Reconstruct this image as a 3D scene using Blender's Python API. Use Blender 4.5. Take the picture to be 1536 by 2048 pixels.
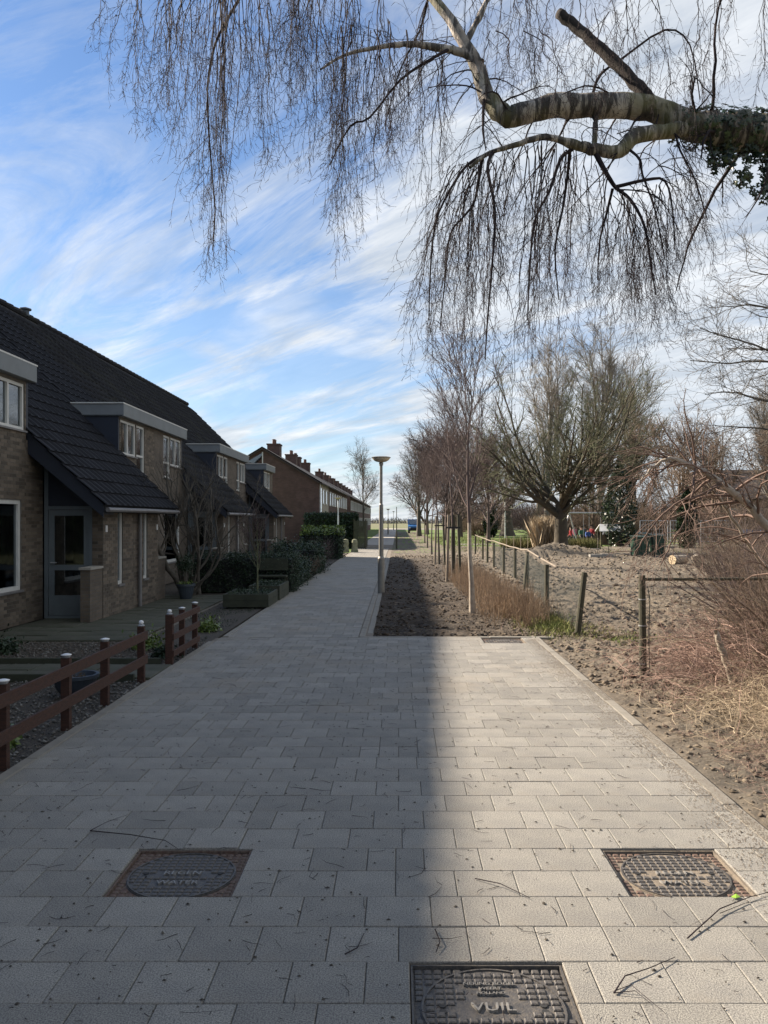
import bpy, math, random
import numpy as np
from mathutils import Vector, Matrix

for o in list(bpy.data.objects): bpy.data.objects.remove(o)
SC = bpy.context.scene
COL = SC.collection
F = 1650.0; HC = 1.8          # focal length in photo pixels, eye height in metres
VX, VY = 797.0, 1040.0        # where the path's direction vanishes

# ------------------------------------------------------------------ camera
cd = bpy.data.cameras.new('camera'); cam = bpy.data.objects.new('camera', cd); COL.objects.link(cam)
cam.location = (0, 0, HC); cam.rotation_euler = (math.pi/2, 0, 0)
cd.sensor_fit = 'VERTICAL'; cd.sensor_height = 24; cd.lens = 24*F/2048
cd.shift_x = -29/2048; cd.shift_y = 16/2048; cd.clip_start = .05; cd.clip_end = 6000
SC.camera = cam

# ------------------------------------------------------------------ sun, sky, exposure
PHI, ELEV = math.radians(62.4), math.radians(31.0)     # sun left of the path direction, elevation
sd = bpy.data.lights.new('sun', 'SUN'); so = bpy.data.objects.new('sun', sd); COL.objects.link(so)
sd.energy = 5.0; sd.angle = math.radians(.9); sd.color = (1, .86, .70)
ldir = Vector((math.cos(ELEV)*math.sin(PHI), -math.cos(ELEV)*math.cos(PHI), -math.sin(ELEV)))
so.rotation_euler = ldir.to_track_quat('-Z', 'Y').to_euler(); so.location = (-30, 15, 25)

W = bpy.data.worlds.new('World'); SC.world = W; W.use_nodes = True
nt = W.node_tree; N = nt.nodes; Lk = nt.links; N.clear()
def nd(tree, t, **kw):
    n = tree.nodes.new(t)
    for k, v in kw.items(): setattr(n, k, v)
    return n
def mth(tree, op, a, b=None, c=None, clamp=False):
    n = nd(tree, 'ShaderNodeMath', operation=op); n.use_clamp = clamp
    for i, v in enumerate((a, b, c)):
        if v is None: continue
        if isinstance(v, (int, float)): n.inputs[i].default_value = v
        else: tree.links.new(v, n.inputs[i])
    return n.outputs[0]
def ramp(tree, fac, pts):
    n = nd(tree, 'ShaderNodeValToRGB'); tree.links.new(fac, n.inputs[0])
    e = n.color_ramp.elements
    while len(e) < len(pts): e.new(.5)
    for i, (p, c) in enumerate(pts):
        e[i].position = p; e[i].color = (c, c, c, 1) if isinstance(c, (int, float)) else (*c, 1)
    return n.outputs[0]
def mixc(tree, fac, a, b, mode='MIX'):
    n = nd(tree, 'ShaderNodeMix', data_type='RGBA', blend_type=mode)
    for i, v in ((0, fac), (6, a), (7, b)):
        if isinstance(v, (int, float)): n.inputs[i].default_value = v
        elif isinstance(v, tuple): n.inputs[i].default_value = (*v, 1)
        else: tree.links.new(v, n.inputs[i])
    return n.outputs[2]
def noise(tree, vec, scale, detail=4, rough=.55, dist=0.0, out=0):
    n = nd(tree, 'ShaderNodeTexNoise'); n.inputs['Scale'].default_value = scale
    n.inputs['Detail'].default_value = detail; n.inputs['Roughness'].default_value = rough
    n.inputs['Distortion'].default_value = dist
    if vec is not None: tree.links.new(vec, n.inputs['Vector'])
    return n.outputs[out]
sky = nd(nt, 'ShaderNodeTexSky', sky_type='NISHITA'); sky.sun_disc = False
sky.sun_elevation = ELEV; sky.sun_rotation = -PHI; sky.air_density = 1.0; sky.dust_density = .35; sky.ozone_density = 2.5
tc = nd(nt, 'ShaderNodeTexCoord'); sp = nd(nt, 'ShaderNodeSeparateXYZ'); Lk.new(tc.outputs['Generated'], sp.inputs[0])
zc = mth(nt, 'ADD', mth(nt, 'MAXIMUM', sp.outputs[2], 0.0), .16)
u = mth(nt, 'DIVIDE', sp.outputs[0], zc); v = mth(nt, 'DIVIDE', sp.outputs[1], zc)
cb = nd(nt, 'ShaderNodeCombineXYZ'); Lk.new(u, cb.inputs[0]); Lk.new(v, cb.inputs[1])
rt = nd(nt, 'ShaderNodeMapping'); Lk.new(cb.outputs[0], rt.inputs[0]); rt.inputs['Rotation'].default_value = (0, 0, math.radians(-136))
mp = nd(nt, 'ShaderNodeMapping'); Lk.new(rt.outputs[0], mp.inputs[0])
mp.inputs['Scale'].default_value = (.42, 1.45, 1); mp.inputs['Location'].default_value = (3.1, 1.7, 0)
n1 = noise(nt, mp.outputs[0], 1.15, 11, .68, 1.1)                       # wisps
n2 = noise(nt, cb.outputs[0], .75, 7, .52, .25)                      # large clouds
n3 = noise(nt, mp.outputs[0], 5.0, 6, .6, .5)
# a heavier bank of cloud to the right of the path, thin streaks on the left
side = ramp(nt, mth(nt, 'ADD', mth(nt, 'MULTIPLY', u, .5), .5), [(0.40, 0.0), (.95, 1.0)])
low = ramp(nt, sp.outputs[2], [(0.0, 1.0), (.34, 0.0)])
wis = ramp(nt, n1, [(.47, 0.0), (.62, 1.0)])
big = ramp(nt, mth(nt, 'ADD', n2, mth(nt, 'MULTIPLY', side, .24)), [(.52, 0.0), (.64, 1.0)])
den = mth(nt, 'ADD', mth(nt, 'MULTIPLY', wis, .62), mth(nt, 'MULTIPLY', big, .85), clamp=True)
den = mth(nt, 'MULTIPLY', den, mth(nt, 'ADD', mth(nt, 'MULTIPLY', n3, .6), .68), clamp=True)
den = mth(nt, 'ADD', den, mth(nt, 'MULTIPLY', low, .50), clamp=True)
cloudc = mixc(nt, ramp(nt, n3, [(.3, 0.0), (.7, 1.0)]), (4.1, 4.6, 5.2), (7.4, 7.6, 7.8))
skyc = mixc(nt, 1.0, sky.outputs[0], (.78, .93, 1.10), 'MULTIPLY')
colr = mixc(nt, mth(nt, 'MULTIPLY', den, .92), skyc, cloudc)
bg = nd(nt, 'ShaderNodeBackground'); Lk.new(colr, bg.inputs[0]); bg.inputs[1].default_value = .05
ow = nd(nt, 'ShaderNodeOutputWorld'); Lk.new(bg.outputs[0], ow.inputs[0])
SC.view_settings.view_transform = 'Standard'; SC.view_settings.look = 'None'
SC.view_settings.gamma = 1; SC.view_settings.use_curve_mapping = False
SC.view_settings.exposure = 1.47
SC.cycles.transparent_max_bounces = 24

# ------------------------------------------------------------------ materials
MATS = {}
def mat(name, col, rough=.8, col2=None, nscale=6, bump=0, bscale=30, metal=0, island=0, spec=.5, detail=5, aniso=None, speck=None, dirt=None, dirt_scale=1.2):
    if name in MATS: return MATS[name]
    m = bpy.data.materials.new(name); m.use_nodes = True; t = m.node_tree
    b = t.nodes['Principled BSDF']; b.inputs['Roughness'].default_value = rough
    b.inputs['Metallic'].default_value = metal; b.inputs['Specular IOR Level'].default_value = spec
    tcn = nd(t, 'ShaderNodeTexCoord'); vec = tcn.outputs['Object']
    if aniso:
        mpn = nd(t, 'ShaderNodeMapping'); t.links.new(vec, mpn.inputs[0]); mpn.inputs['Scale'].default_value = aniso; vec = mpn.outputs[0]
    c2 = col2 or tuple(x*.7 for x in col)
    fac = ramp(t, noise(t, vec, nscale, detail, .6), [(.3, 0.0), (.7, 1.0)])
    c = mixc(t, fac, col, c2)
    if speck:
        s = ramp(t, noise(t, vec, speck[0], 2, .7), [(.42, 0.0), (.62, 1.0)])
        c = mixc(t, mth(t, 'MULTIPLY', s, speck[2]), c, speck[1])
    if dirt:
        s = ramp(t, noise(t, vec, dirt_scale, 6, .65, .4), [(.5, 0.0), (.66, 1.0)])
        c = mixc(t, mth(t, 'MULTIPLY', s, .6), c, dirt)
    if island:
        gi = nd(t, 'ShaderNodeNewGeometry'); oi = nd(t, 'ShaderNodeObjectInfo')
        r = mth(t, 'FRACT', mth(t, 'ADD', gi.outputs['Random Per Island'], oi.outputs['Random']))
        k = mth(t, 'ADD', mth(t, 'MULTIPLY', r, 2*island), 1-island)
        cc = nd(t, 'ShaderNodeCombineColor')
        for i in range(3): t.links.new(k, cc.inputs[i])
        c = mixc(t, 1.0, c, cc.outputs[0], 'MULTIPLY')
    t.links.new(c, b.inputs['Base Color'])
    if bump:
        bn = nd(t, 'ShaderNodeBump'); bn.inputs['Strength'].default_value = min(1, bump); bn.inputs['Distance'].default_value = .01*max(1, bump)
        t.links.new(noise(t, vec, bscale, 5, .65), bn.inputs['Height']); t.links.new(bn.outputs[0], b.inputs['Normal'])
    MATS[name] = m; return m
def brick_mat(name, c1, c2, mortar):
    m = bpy.data.materials.new(name); m.use_nodes = True; t = m.node_tree; b = t.nodes['Principled BSDF']; b.inputs['Roughness'].default_value = .9
    tcn = nd(t, 'ShaderNodeTexCoord'); s = nd(t, 'ShaderNodeSeparateXYZ'); t.links.new(tcn.outputs['Object'], s.inputs[0])
    cx = nd(t, 'ShaderNodeCombineXYZ'); t.links.new(mth(t, 'ADD', s.outputs[0], s.outputs[1]), cx.inputs[0]); t.links.new(s.outputs[2], cx.inputs[1])
    br = nd(t, 'ShaderNodeTexBrick'); t.links.new(cx.outputs[0], br.inputs[0])
    br.inputs['Color1'].default_value = (*c1, 1); br.inputs['Color2'].default_value = (*c2, 1); br.inputs['Mortar'].default_value = (*mortar, 1)
    br.inputs['Scale'].default_value = 1; br.inputs['Brick Width'].default_value = .22; br.inputs['Row Height'].default_value = .062; br.inputs['Mortar Size'].default_value = .006
    nz = ramp(t, noise(t, tcn.outputs['Object'], 2.2, 6), [(.3, .75), (.7, 1.15)])
    t.links.new(mixc(t, 1.0, br.outputs[0], nz, 'MULTIPLY'), b.inputs['Base Color'])
    bn = nd(t, 'ShaderNodeBump'); bn.inputs['Strength'].default_value = .7; bn.inputs['Distance'].default_value = .008; bn.invert = True
    t.links.new(br.outputs[1], bn.inputs['Height']); t.links.new(bn.outputs[0], b.inputs['Normal'])
    MATS[name] = m; return m
def glass_mat(name, tint=(.02, .03, .04), mix=.35):
    m = bpy.data.materials.new(name); m.use_nodes = True; t = m.node_tree; t.nodes.clear()
    tr = nd(t, 'ShaderNodeBsdfTransparent'); tr.inputs[0].default_value = (.55, .6, .62, 1)
    gl = nd(t, 'ShaderNodeBsdfGlossy'); gl.inputs['Roughness'].default_value = .03; gl.inputs[0].default_value = (.85, .9, .95, 1)
    fr = nd(t, 'ShaderNodeFresnel'); fr.inputs[0].default_value = 1.5
    mx = nd(t, 'ShaderNodeMixShader'); t.links.new(mth(t, 'ADD', mth(t, 'MULTIPLY', fr.outputs[0], 1.3), mix*.2, clamp=True), mx.inputs[0])
    t.links.new(tr.outputs[0], mx.inputs[1]); t.links.new(gl.outputs[0], mx.inputs[2])
    o = nd(t, 'ShaderNodeOutputMaterial'); t.links.new(mx.outputs[0], o.inputs[0]); MATS[name] = m; return m

M_tile = mat('concrete_tile', (.335, .322, .28), .88, (.25, .242, .22), 4, .7, 170, island=.13, speck=(150, (.09, .085, .08), .8), dirt=(.25, .22, .175), dirt_scale=.9)
M_kerb = mat('kerb_concrete', (.25, .235, .20), .9, (.18, .165, .14), 7, .4, 120, island=.08, speck=(200, (.15, .14, .12), .4))
M_sand = mat('joint_sand', (.20, .17, .13), .95, (.13, .11, .09), 20, .5, 150)
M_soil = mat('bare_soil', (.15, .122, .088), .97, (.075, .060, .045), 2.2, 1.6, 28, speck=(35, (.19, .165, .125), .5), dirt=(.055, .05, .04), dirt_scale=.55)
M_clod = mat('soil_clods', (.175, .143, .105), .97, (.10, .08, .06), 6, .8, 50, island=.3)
M_lawn = mat('lawn', (.09, .17, .02), .95, (.13, .16, .035), .25, 1, 12, speck=(9, (.05, .08, .02), .6))
M_field = mat('far_field', (.10, .12, .042), .95, (.14, .13, .065), .01, .6, 2, dirt=(.15, .13, .08), dirt_scale=.004)
M_bed = mat('garden_bed', (.038, .031, .026), .95, (.02, .018, .015), 5, 1.3, 40, speck=(60, (.14, .12, .09), .6))
M_slab = mat('mossy_slab', (.085, .08, .065), .9, (.035, .043, .022), 2.4, .6, 60, island=.15, speck=(90, (.07, .075, .05), .5))
M_brick = mat('yellow_grey_brick', (.135, .108, .08), .9, (.095, .078, .06), 5, .5, 90, island=.42)
M_mortar = mat('mortar', (.13, .12, .105), .95, (.10, .092, .08), 9, .4, 90)
M_bricktex = brick_mat('yellow_grey_brick_wall', (.135, .108, .08), (.10, .08, .06), (.11, .10, .09))
M_redbrick = brick_mat('red_brown_brick_wall', (.12, .068, .055), (.095, .053, .044), (.08, .068, .062))
M_creambrick = brick_mat('cream_brick_wall', (.42, .38, .31), (.37, .33, .27), (.3, .28, .24))
M_rtile = mat('anthracite_roof_tile', (.016, .017, .022), .8, (.010, .011, .014), 6, .4, 80, island=.25, spec=.2, dirt=(.03, .032, .026), dirt_scale=.8)
M_roof2 = mat('brown_roof_tile', (.055, .04, .035), .75, (.035, .028, .026), 3, .8, 10, aniso=(1, 1, 4))
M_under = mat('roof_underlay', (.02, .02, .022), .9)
M_white = mat('white_paint', (.60, .60, .57), .45, (.50, .50, .47), 4)
M_grey = mat('grey_fascia', (.17, .19, .20), .6, (.14, .155, .165), 3)
M_navy = mat('navy_board', (.013, .019, .034), .6, (.011, .015, .026), 3)
M_doorc = mat('grey_door_paint', (.12, .145, .16), .5, (.10, .12, .13), 3)
M_gutter = mat('grey_gutter', (.19, .18, .18), .5, (.12, .12, .12), 5)
M_glass = glass_mat('window_glass')
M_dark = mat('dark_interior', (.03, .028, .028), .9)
M_blind = mat('wine_red_blind', (.12, .05, .07), .8, (.09, .035, .05), 3)
M_curtain = mat('pale_curtain', (.5, .5, .48), .9, (.34, .35, .35), 8, aniso=(1, 12, .4))
M_wood = mat('red_brown_stained_wood', (.075, .028, .015), .75, (.03, .014, .009), 5, .5, 60, aniso=(3, 3, 12))
M_iron = mat('cast_iron', (.085, .082, .08), .55, (.055, .053, .053), 14, .5, 120, metal=.25, speck=(60, (.20, .17, .13), .35))
M_rust = mat('rusty_iron', (.12, .068, .05), .8, (.075, .052, .042), 14, .6, 120, speck=(50, (.21, .17, .13), .5))
M_sandy = mat('sandy_iron', (.24, .20, .15), .9, (.13, .11, .09), 25, .6, 120)
M_bark = mat('grey_bark', (.13, .115, .095), .9, (.075, .068, .055), 8, .8, 40)
M_greenbark = mat('green_grey_bark', (.13, .14, .07), .9, (.08, .085, .05), 5, .8, 40)
M_purple = mat('purple_brown_twigs', (.12, .085, .078), .85, (.075, .055, .05), 2)
M_brown = mat('brown_twigs', (.19, .14, .10), .9, (.11, .08, .06), 2)
M_twig = mat('birch_twig', (.042, .033, .035), .8, (.026, .021, .023), 4, spec=.08)
M_buds = mat('birch_buds', (.05, .037, .035), .85, (.028, .022, .022), 4, spec=.08)
M_reed = mat('dry_stems', (.36, .27, .18), .85, (.20, .135, .09), 3, island=.45)
M_straw = mat('dry_straw', (.42, .35, .25), .9, (.28, .22, .15), 6, island=.3)
M_brush = mat('reddish_brushwood', (.30, .205, .165), .85, (.20, .13, .105), 5, island=.3)
M_pale = mat('pale_bark', (.42, .37, .30), .7, (.20, .165, .13), 9, .5, 60)
M_post = mat('weathered_post', (.075, .07, .045), .9, (.045, .045, .03), 9, .7, 60, aniso=(6, 6, 1))
M_rail = mat('light_pole_wood', (.25, .21, .16), .8, (.16, .13, .10), 8, .4, 60)
M_wire = mat('green_wire', (.06, .075, .065), .6, (.045, .055, .05), 5)
M_lamp = mat('galvanised_pole', (.26, .25, .22), .5, (.18, .175, .155), 8, .3, 60, metal=.3)
M_bowl = mat('lamp_bowl', (.62, .56, .42), .25, (.5, .45, .34), 6)
M_leafd = mat('dark_leaves', (.022, .045, .018), .5, (.014, .03, .012), 8, island=.4)
M_leafl = mat('laurel_leaves', (.14, .19, .035), .4, (.08, .13, .025), 5, island=.45)
M_ivy = mat('ivy_leaves', (.02, .04, .014), .35, (.013, .026, .01), 8, island=.5)
M_grass = mat('grass_blades', (.10, .145, .022), .8, (.17, .155, .05), 2, island=.35)
M_pot = mat('blue_grey_pot', (.045, .06, .075), .5, (.03, .04, .055), 4)
M_terra = mat('clay_pot', (.16, .085, .06), .85, (.11, .06, .045), 4)
M_plank = mat('mossy_planter_wood', (.05, .055, .035), .9, (.03, .035, .022), 5, .6, 50)
M_bin = mat('green_bin_plastic', (.015, .055, .035), .45, (.012, .045, .03), 4)
M_conc = mat('pale_concrete', (.36, .34, .30), .9, (.27, .255, .22), 6, .5, 60)
M_lichen = mat('mossy_stone', (.28, .29, .20), .95, (.13, .14, .08), 7, 1, 30)
M_cut = mat('sawn_wood', (.55, .45, .30), .8, (.45, .35, .22), 20)
M_steel = mat('galvanised_steel', (.42, .43, .44), .45, (.34, .35, .36), 6, metal=.4)
M_plate = mat('white_plastic', (.75, .76, .76), .35, (.65, .66, .66), 4)
M_black = mat('black_rubber', (.02, .02, .02), .7)
M_blue = mat('blue_paint', (.03, .13, .34), .4, (.025, .10, .28), 3)
M_orange = mat('orange_paint', (.50, .13, .04), .5, (.42, .10, .03), 3)
M_green2 = mat('yellow_green_leaf', (.25, .45, .04), .5)
M_park = mat('park_path', (.24, .225, .20), .95, (.18, .17, .15), 1, .3, 40)
def birch_mat():
    m = bpy.data.materials.new('birch_bark'); m.use_nodes = True; t = m.node_tree; b = t.nodes['Principled BSDF']; b.inputs['Roughness'].default_value = .75
    tcn = nd(t, 'ShaderNodeTexCoord'); v = tcn.outputs['Object']
    base = mixc(t, ramp(t, noise(t, v, 5, 5), [(.35, 0.0), (.65, 1.0)]), (.60, .54, .46), (.17, .14, .11))
    mpn = nd(t, 'ShaderNodeMapping'); t.links.new(v, mpn.inputs[0]); mpn.inputs['Scale'].default_value = (14, 2, 2.5)
    bands = ramp(t, noise(t, mpn.outputs[0], 1.3, 5, .7, .6), [(.45, 0.0), (.53, 1.0)])
    c = mixc(t, mth(t, 'MULTIPLY', bands, .9), base, (.028, .024, .02))
    moss = ramp(t, noise(t, v, 2.1, 4, .6), [(.54, 0.0), (.64, 1.0)])
    c = mixc(t, mth(t, 'MULTIPLY', moss, .6), c, (.15, .14, .04))
    t.links.new(c, b.inputs['Base Color'])
    bn = nd(t, 'ShaderNodeBump'); bn.inputs['Strength'].default_value = .9; bn.inputs['Distance'].default_value = .02
    t.links.new(noise(t, mpn.outputs[0], 3, 6, .7), bn.inputs['Height']); t.links.new(bn.outputs[0], b.inputs['Normal'])
    return m
M_birch = birch_mat()

def strip_soil_shade(m, dark):  # dark earth by the path, with house shade deepened in its colour
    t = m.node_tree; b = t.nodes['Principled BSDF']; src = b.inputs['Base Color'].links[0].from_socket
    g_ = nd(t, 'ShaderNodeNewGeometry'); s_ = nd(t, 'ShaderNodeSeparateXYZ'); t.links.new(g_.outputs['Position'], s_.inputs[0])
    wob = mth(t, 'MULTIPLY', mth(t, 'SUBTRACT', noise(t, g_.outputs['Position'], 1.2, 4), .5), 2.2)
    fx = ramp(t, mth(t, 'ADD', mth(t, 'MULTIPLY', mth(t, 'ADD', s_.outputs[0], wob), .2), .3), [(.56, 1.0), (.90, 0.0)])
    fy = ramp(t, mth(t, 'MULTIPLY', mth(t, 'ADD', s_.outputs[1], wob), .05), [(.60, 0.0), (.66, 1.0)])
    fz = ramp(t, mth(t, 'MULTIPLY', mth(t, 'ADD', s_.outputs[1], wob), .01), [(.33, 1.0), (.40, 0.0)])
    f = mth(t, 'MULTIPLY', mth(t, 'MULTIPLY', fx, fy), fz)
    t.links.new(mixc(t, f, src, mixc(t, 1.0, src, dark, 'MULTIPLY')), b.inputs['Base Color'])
strip_soil_shade(M_soil, (.36, .32, .29)); strip_soil_shade(M_clod, (.36, .32, .29))
# ------------------------------------------------------------------ object helpers
WL = {}                                                             # world position a mesh's vertices are measured from
def tag(o, label=None, cat=None, group=None, kind=None):
    if label: o['label'] = label
    if cat: o['category'] = cat
    if group: o['group'] = group
    if kind: o['kind'] = kind
    return o
def thing(name, label, cat, loc=(0, 0, 0), group=None, rz=0):
    o = bpy.data.objects.new(name, None); COL.objects.link(o); o.location = loc; o.rotation_euler = (0, 0, rz)
    o.empty_display_size = .2; WL[o.name] = np.array(loc, float); return tag(o, label, cat, group)
def raw_mesh(name, V, Fq, smooth=False):
    V = np.ascontiguousarray(V, dtype=np.float32); Fq = np.ascontiguousarray(Fq, dtype=np.int32)
    me = bpy.data.meshes.new(name); k = Fq.shape[1]; n = len(Fq)
    me.vertices.add(len(V)); me.vertices.foreach_set('co', V.ravel())
    me.loops.add(n*k); me.loops.foreach_set('vertex_index', Fq.ravel())
    me.polygons.add(n); me.polygons.foreach_set('loop_start', np.arange(0, n*k, k, dtype=np.int32))
    if smooth: me.polygons.foreach_set('use_smooth', np.ones(n, dtype=bool))
    me.update(calc_edges=True); return me
def link(name, me, m, parent=None, root=None, **tg):
    o = bpy.data.objects.new(name, me); COL.objects.link(o)
    if m is not None and len(me.materials) == 0:
        for q in (m if isinstance(m, (list, tuple)) else [m]): me.materials.append(q)
    if parent is not None: o.parent = parent; WL[o.name] = WL.get(parent.name, np.zeros(3))
    else: WL[o.name] = np.zeros(3)
    tag(o, **tg); return o
def big(name, V, Fq, m, parent=None, smooth=False, loc=None, **tg):
    """numpy mesh in world coordinates -> object (vertices kept relative to its thing's base)"""
    V = np.asarray(V, float)
    if parent is not None: V = V - WL.get(parent.name, np.zeros(3))
    elif loc is not None: V = V - np.array(loc)
    o = link(name, raw_mesh(name, V, Fq, smooth), m, parent, **tg)
    if parent is None and loc is not None: o.location = loc; WL[o.name] = np.array(loc, float)
    return o
class MB:
    def __init__(s): s.v = []; s.f = []
    def add(s, V, Fs):
        n = len(s.v); s.v += [tuple(map(float, p)) for p in V]; s.f += [tuple(i+n for i in f) for f in Fs]; return s
    def box(s, x0, x1, y0, y1, z0, z1):
        x0, x1 = sorted((x0, x1)); y0, y1 = sorted((y0, y1)); z0, z1 = sorted((z0, z1))
        return s.add([(x0,y0,z0),(x1,y0,z0),(x1,y1,z0),(x0,y1,z0),(x0,y0,z1),(x1,y0,z1),(x1,y1,z1),(x0,y1,z1)],
                     [(0,3,2,1),(4,5,6,7),(0,1,5,4),(1,2,6,5),(2,3,7,6),(3,0,4,7)])
    def slab(s, poly, off):
        """prism: planar polygon moved by off"""
        n = len(poly); P = [Vector(p) for p in poly]; Q = [p+Vector(off) for p in P]
        nn = (P[1]-P[0]).cross(P[2]-P[0])
        a, b = (P, Q) if nn.dot(Vector(off)) < 0 else (Q, P)
        # a faces outward with its own winding
        idx = list(range(n)); F_ = [tuple(idx), tuple(reversed([i+n for i in idx]))]
        if a is Q: F_ = [tuple(idx[::-1]), tuple(i+n for i in idx)]; V = P+Q
        else: V = P+Q
        for i in range(n):
            j = (i+1) % n
            F_.append((i, i+n, j+n, j) if a is P else (i, j, j+n, i+n))
        return s.add(V, F_)
    def tube(s, pts, rad, k=8, cap=True):
        P = np.array(pts, float)[None]; R = np.array(rad if hasattr(rad, '__len__') else [rad]*len(pts), float)[None]
        V, Q = tubes(P, R, k); n = len(V)
        Fs = [tuple(q) for q in Q]
        if cap: Fs += [tuple(range(k))[::-1], tuple(range(n-k, n))]
        return s.add(V, Fs)
    def lathe(s, c, prof, k=16):
        cx, cy, cz = c; V = []; Fs = []
        for r, z in prof:
            for i in range(k):
                a = 2*math.pi*i/k; V.append((cx+r*math.cos(a), cy+r*math.sin(a), cz+z))
        for j in range(len(prof)-1):
            for i in range(k):
                i2 = (i+1) % k; Fs.append((j*k+i, j*k+i2, (j+1)*k+i2, (j+1)*k+i))
        Fs += [tuple(range(k))[::-1], tuple(range((len(prof)-1)*k, len(prof)*k))]
        return s.add(V, Fs)
    def obj(s, name, m, parent=None, loc=None, smooth=False, **tg):
        me = bpy.data.meshes.new(name); V = s.v
        if parent is not None:
            b = WL.get(parent.name, np.zeros(3)); V = [(p[0]-b[0], p[1]-b[1], p[2]-b[2]) for p in V]
        elif loc is not None: V = [(p[0]-loc[0], p[1]-loc[1], p[2]-loc[2]) for p in V]
        me.from_pydata(V, [], s.f)
        if smooth:
            me.polygons.foreach_set('use_smooth', [True]*len(me.polygons))
        me.update(); o = link(name, me, m, parent, **tg)
        if parent is None and loc is not None: o.location = loc; WL[o.name] = np.array(loc, float)
        return o
def nrm(a): return a/np.maximum(np.linalg.norm(a, axis=-1, keepdims=True), 1e-9)
def tubes(P, R, k=3):
    """P (M,N,3) polylines, R (M,N) radii -> vertices, quads"""
    M_, N_, _ = P.shape
    T = np.empty_like(P); T[:, 1:-1] = P[:, 2:]-P[:, :-2]; T[:, 0] = P[:, 1]-P[:, 0]; T[:, -1] = P[:, -1]-P[:, -2]; T = nrm(T)
    mean = nrm(P[:, -1]-P[:, 0]); ref = np.where(np.abs(mean[:, 2:3]) > .8, np.array([[1., .13, 0]]), np.array([[.07, .05, 1.]]))
    U = nrm(np.cross(T, ref[:, None, :])); V_ = np.cross(T, U)
    a = np.arange(k)*2*np.pi/k
    ring = U[:, :, None, :]*np.cos(a)[None, None, :, None] + V_[:, :, None, :]*np.sin(a)[None, None, :, None]
    V = (P[:, :, None, :] + ring*R[:, :, None, None]).reshape(-1, 3)
    i = np.arange(M_)[:, None, None]*N_*k; j = np.arange(N_-1)[None, :, None]*k; q = np.arange(k)[None, None, :]; q2 = (q+1) % k
    a0 = i+j+q; b0 = i+j+q2
    Q = np.stack([a0, b0, b0+k, a0+k], -1).reshape(-1, 4); return V, Q
def join(parts):
    Vs, Qs, n = [], [], 0
    for V, Q in parts:
        Vs.append(V); Qs.append(Q+n); n += len(V)
    return np.concatenate(Vs), np.concatenate(Qs)
def grow(rng, PP, PR, n, t0, t1, length, ang, N_, wob=.12, up=0., rr=.5, tip=.25, taper_len=.5, minr=0., rfix=None):
    """children of the polylines PP: n each; vectorised random walks"""
    Mp, Np, _ = PP.shape; M_ = Mp*n
    par = np.repeat(np.arange(Mp), n)
    t = t0+(t1-t0)*((np.tile(np.arange(n), Mp)+rng.random(M_))/n)
    f = t*(Np-1); i = np.minimum(f.astype(int), Np-2); w = (f-i)[:, None]
    p = PP[par, i]*(1-w)+PP[par, i+1]*w; tan = nrm(PP[par, i+1]-PP[par, i]); r = PR[par, i]*(1-w[:, 0])+PR[par, i+1]*w[:, 0]
    rv = rng.normal(size=(M_, 3)); per = nrm(rv-tan*(rv*tan).sum(1, keepdims=True))
    a = math.radians(ang)*(1+.35*rng.normal(size=M_)); d = tan*np.cos(a)[:, None]+per*np.sin(a)[:, None]
    L = length*(1-taper_len*t)*(.65+.7*rng.random(M_)); st = L/(N_-1)
    P = np.empty((M_, N_, 3)); P[:, 0] = p
    for k in range(1, N_):
        d = nrm(d+wob*rng.normal(size=(M_, 3))+np.array([0, 0, up])*(1.0)); P[:, k] = P[:, k-1]+d*st[:, None]
    r0 = (r*rr*(.7+.5*rng.random(M_))) if rfix is None else np.full(M_, rfix)
    r0 = np.maximum(r0, minr)
    R = r0[:, None]*(1-(1-tip)*np.linspace(0, 1, N_)[None]); return P, np.maximum(R, minr*.6)
def vnoise(x, y, seed=0):
    xi = np.floor(x).astype(np.int64); yi = np.floor(y).astype(np.int64); xf = x-xi; yf = y-yi
    def h(a, b):
        n = (a*374761393+b*668265263+seed*982451653) & 0xffffffff; n = ((n ^ (n >> 13))*1274126177) & 0xffffffff
        return ((n ^ (n >> 16)) & 0xffff)/65535.
    s = xf*xf*(3-2*xf); q = yf*yf*(3-2*yf)
    return (h(xi, yi)*(1-s)+h(xi+1, yi)*s)*(1-q)+(h(xi, yi+1)*(1-s)+h(xi+1, yi+1)*s)*q
def fbm(x, y, o=4, seed=0):
    r = 0; a = .5
    for k in range(o): r = r+a*vnoise(x*2**k, y*2**k, seed+k*17); a *= .5
    return r
def gy(py): return HC*F/(py-VY)                                     # distance of a ground point seen at photo row py
def at(px, py, Y): return ((px-VX)*Y/F, Y, HC+(VY-py)*Y/F)
def copy_tree(o, parent=None, loc=None, rz=None, scale=None, label=None):
    c = o.copy(); COL.objects.link(c)
    if parent is not None: c.parent = parent; c.matrix_parent_inverse = Matrix()
    if loc is not None: c.location = loc
    if rz is not None: c.rotation_euler = (0, 0, rz)
    if scale is not None: c.scale = scale if hasattr(scale, '__len__') else (scale,)*3
    if label: c['label'] = label
    for ch in list(o.children): copy_tree(ch, c)
    return c

# ================================================================== GROUND
R5 = np.random.default_rng(5)
MB().add([(-900,-300,-.16),(900,-300,-.16),(900,2500,-.16),(-900,2500,-.16)], [(0,1,2,3)]).obj('ground', M_field, kind='structure')
MB().box(-40, 60, 46, 175, -.14, -.03).obj('lawn', M_lawn, kind='structure')
MB().box(-40, -2.82, -20, 120, -.13, -.035).obj('front_gardens_soil', M_bed, kind='structure')
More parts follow.
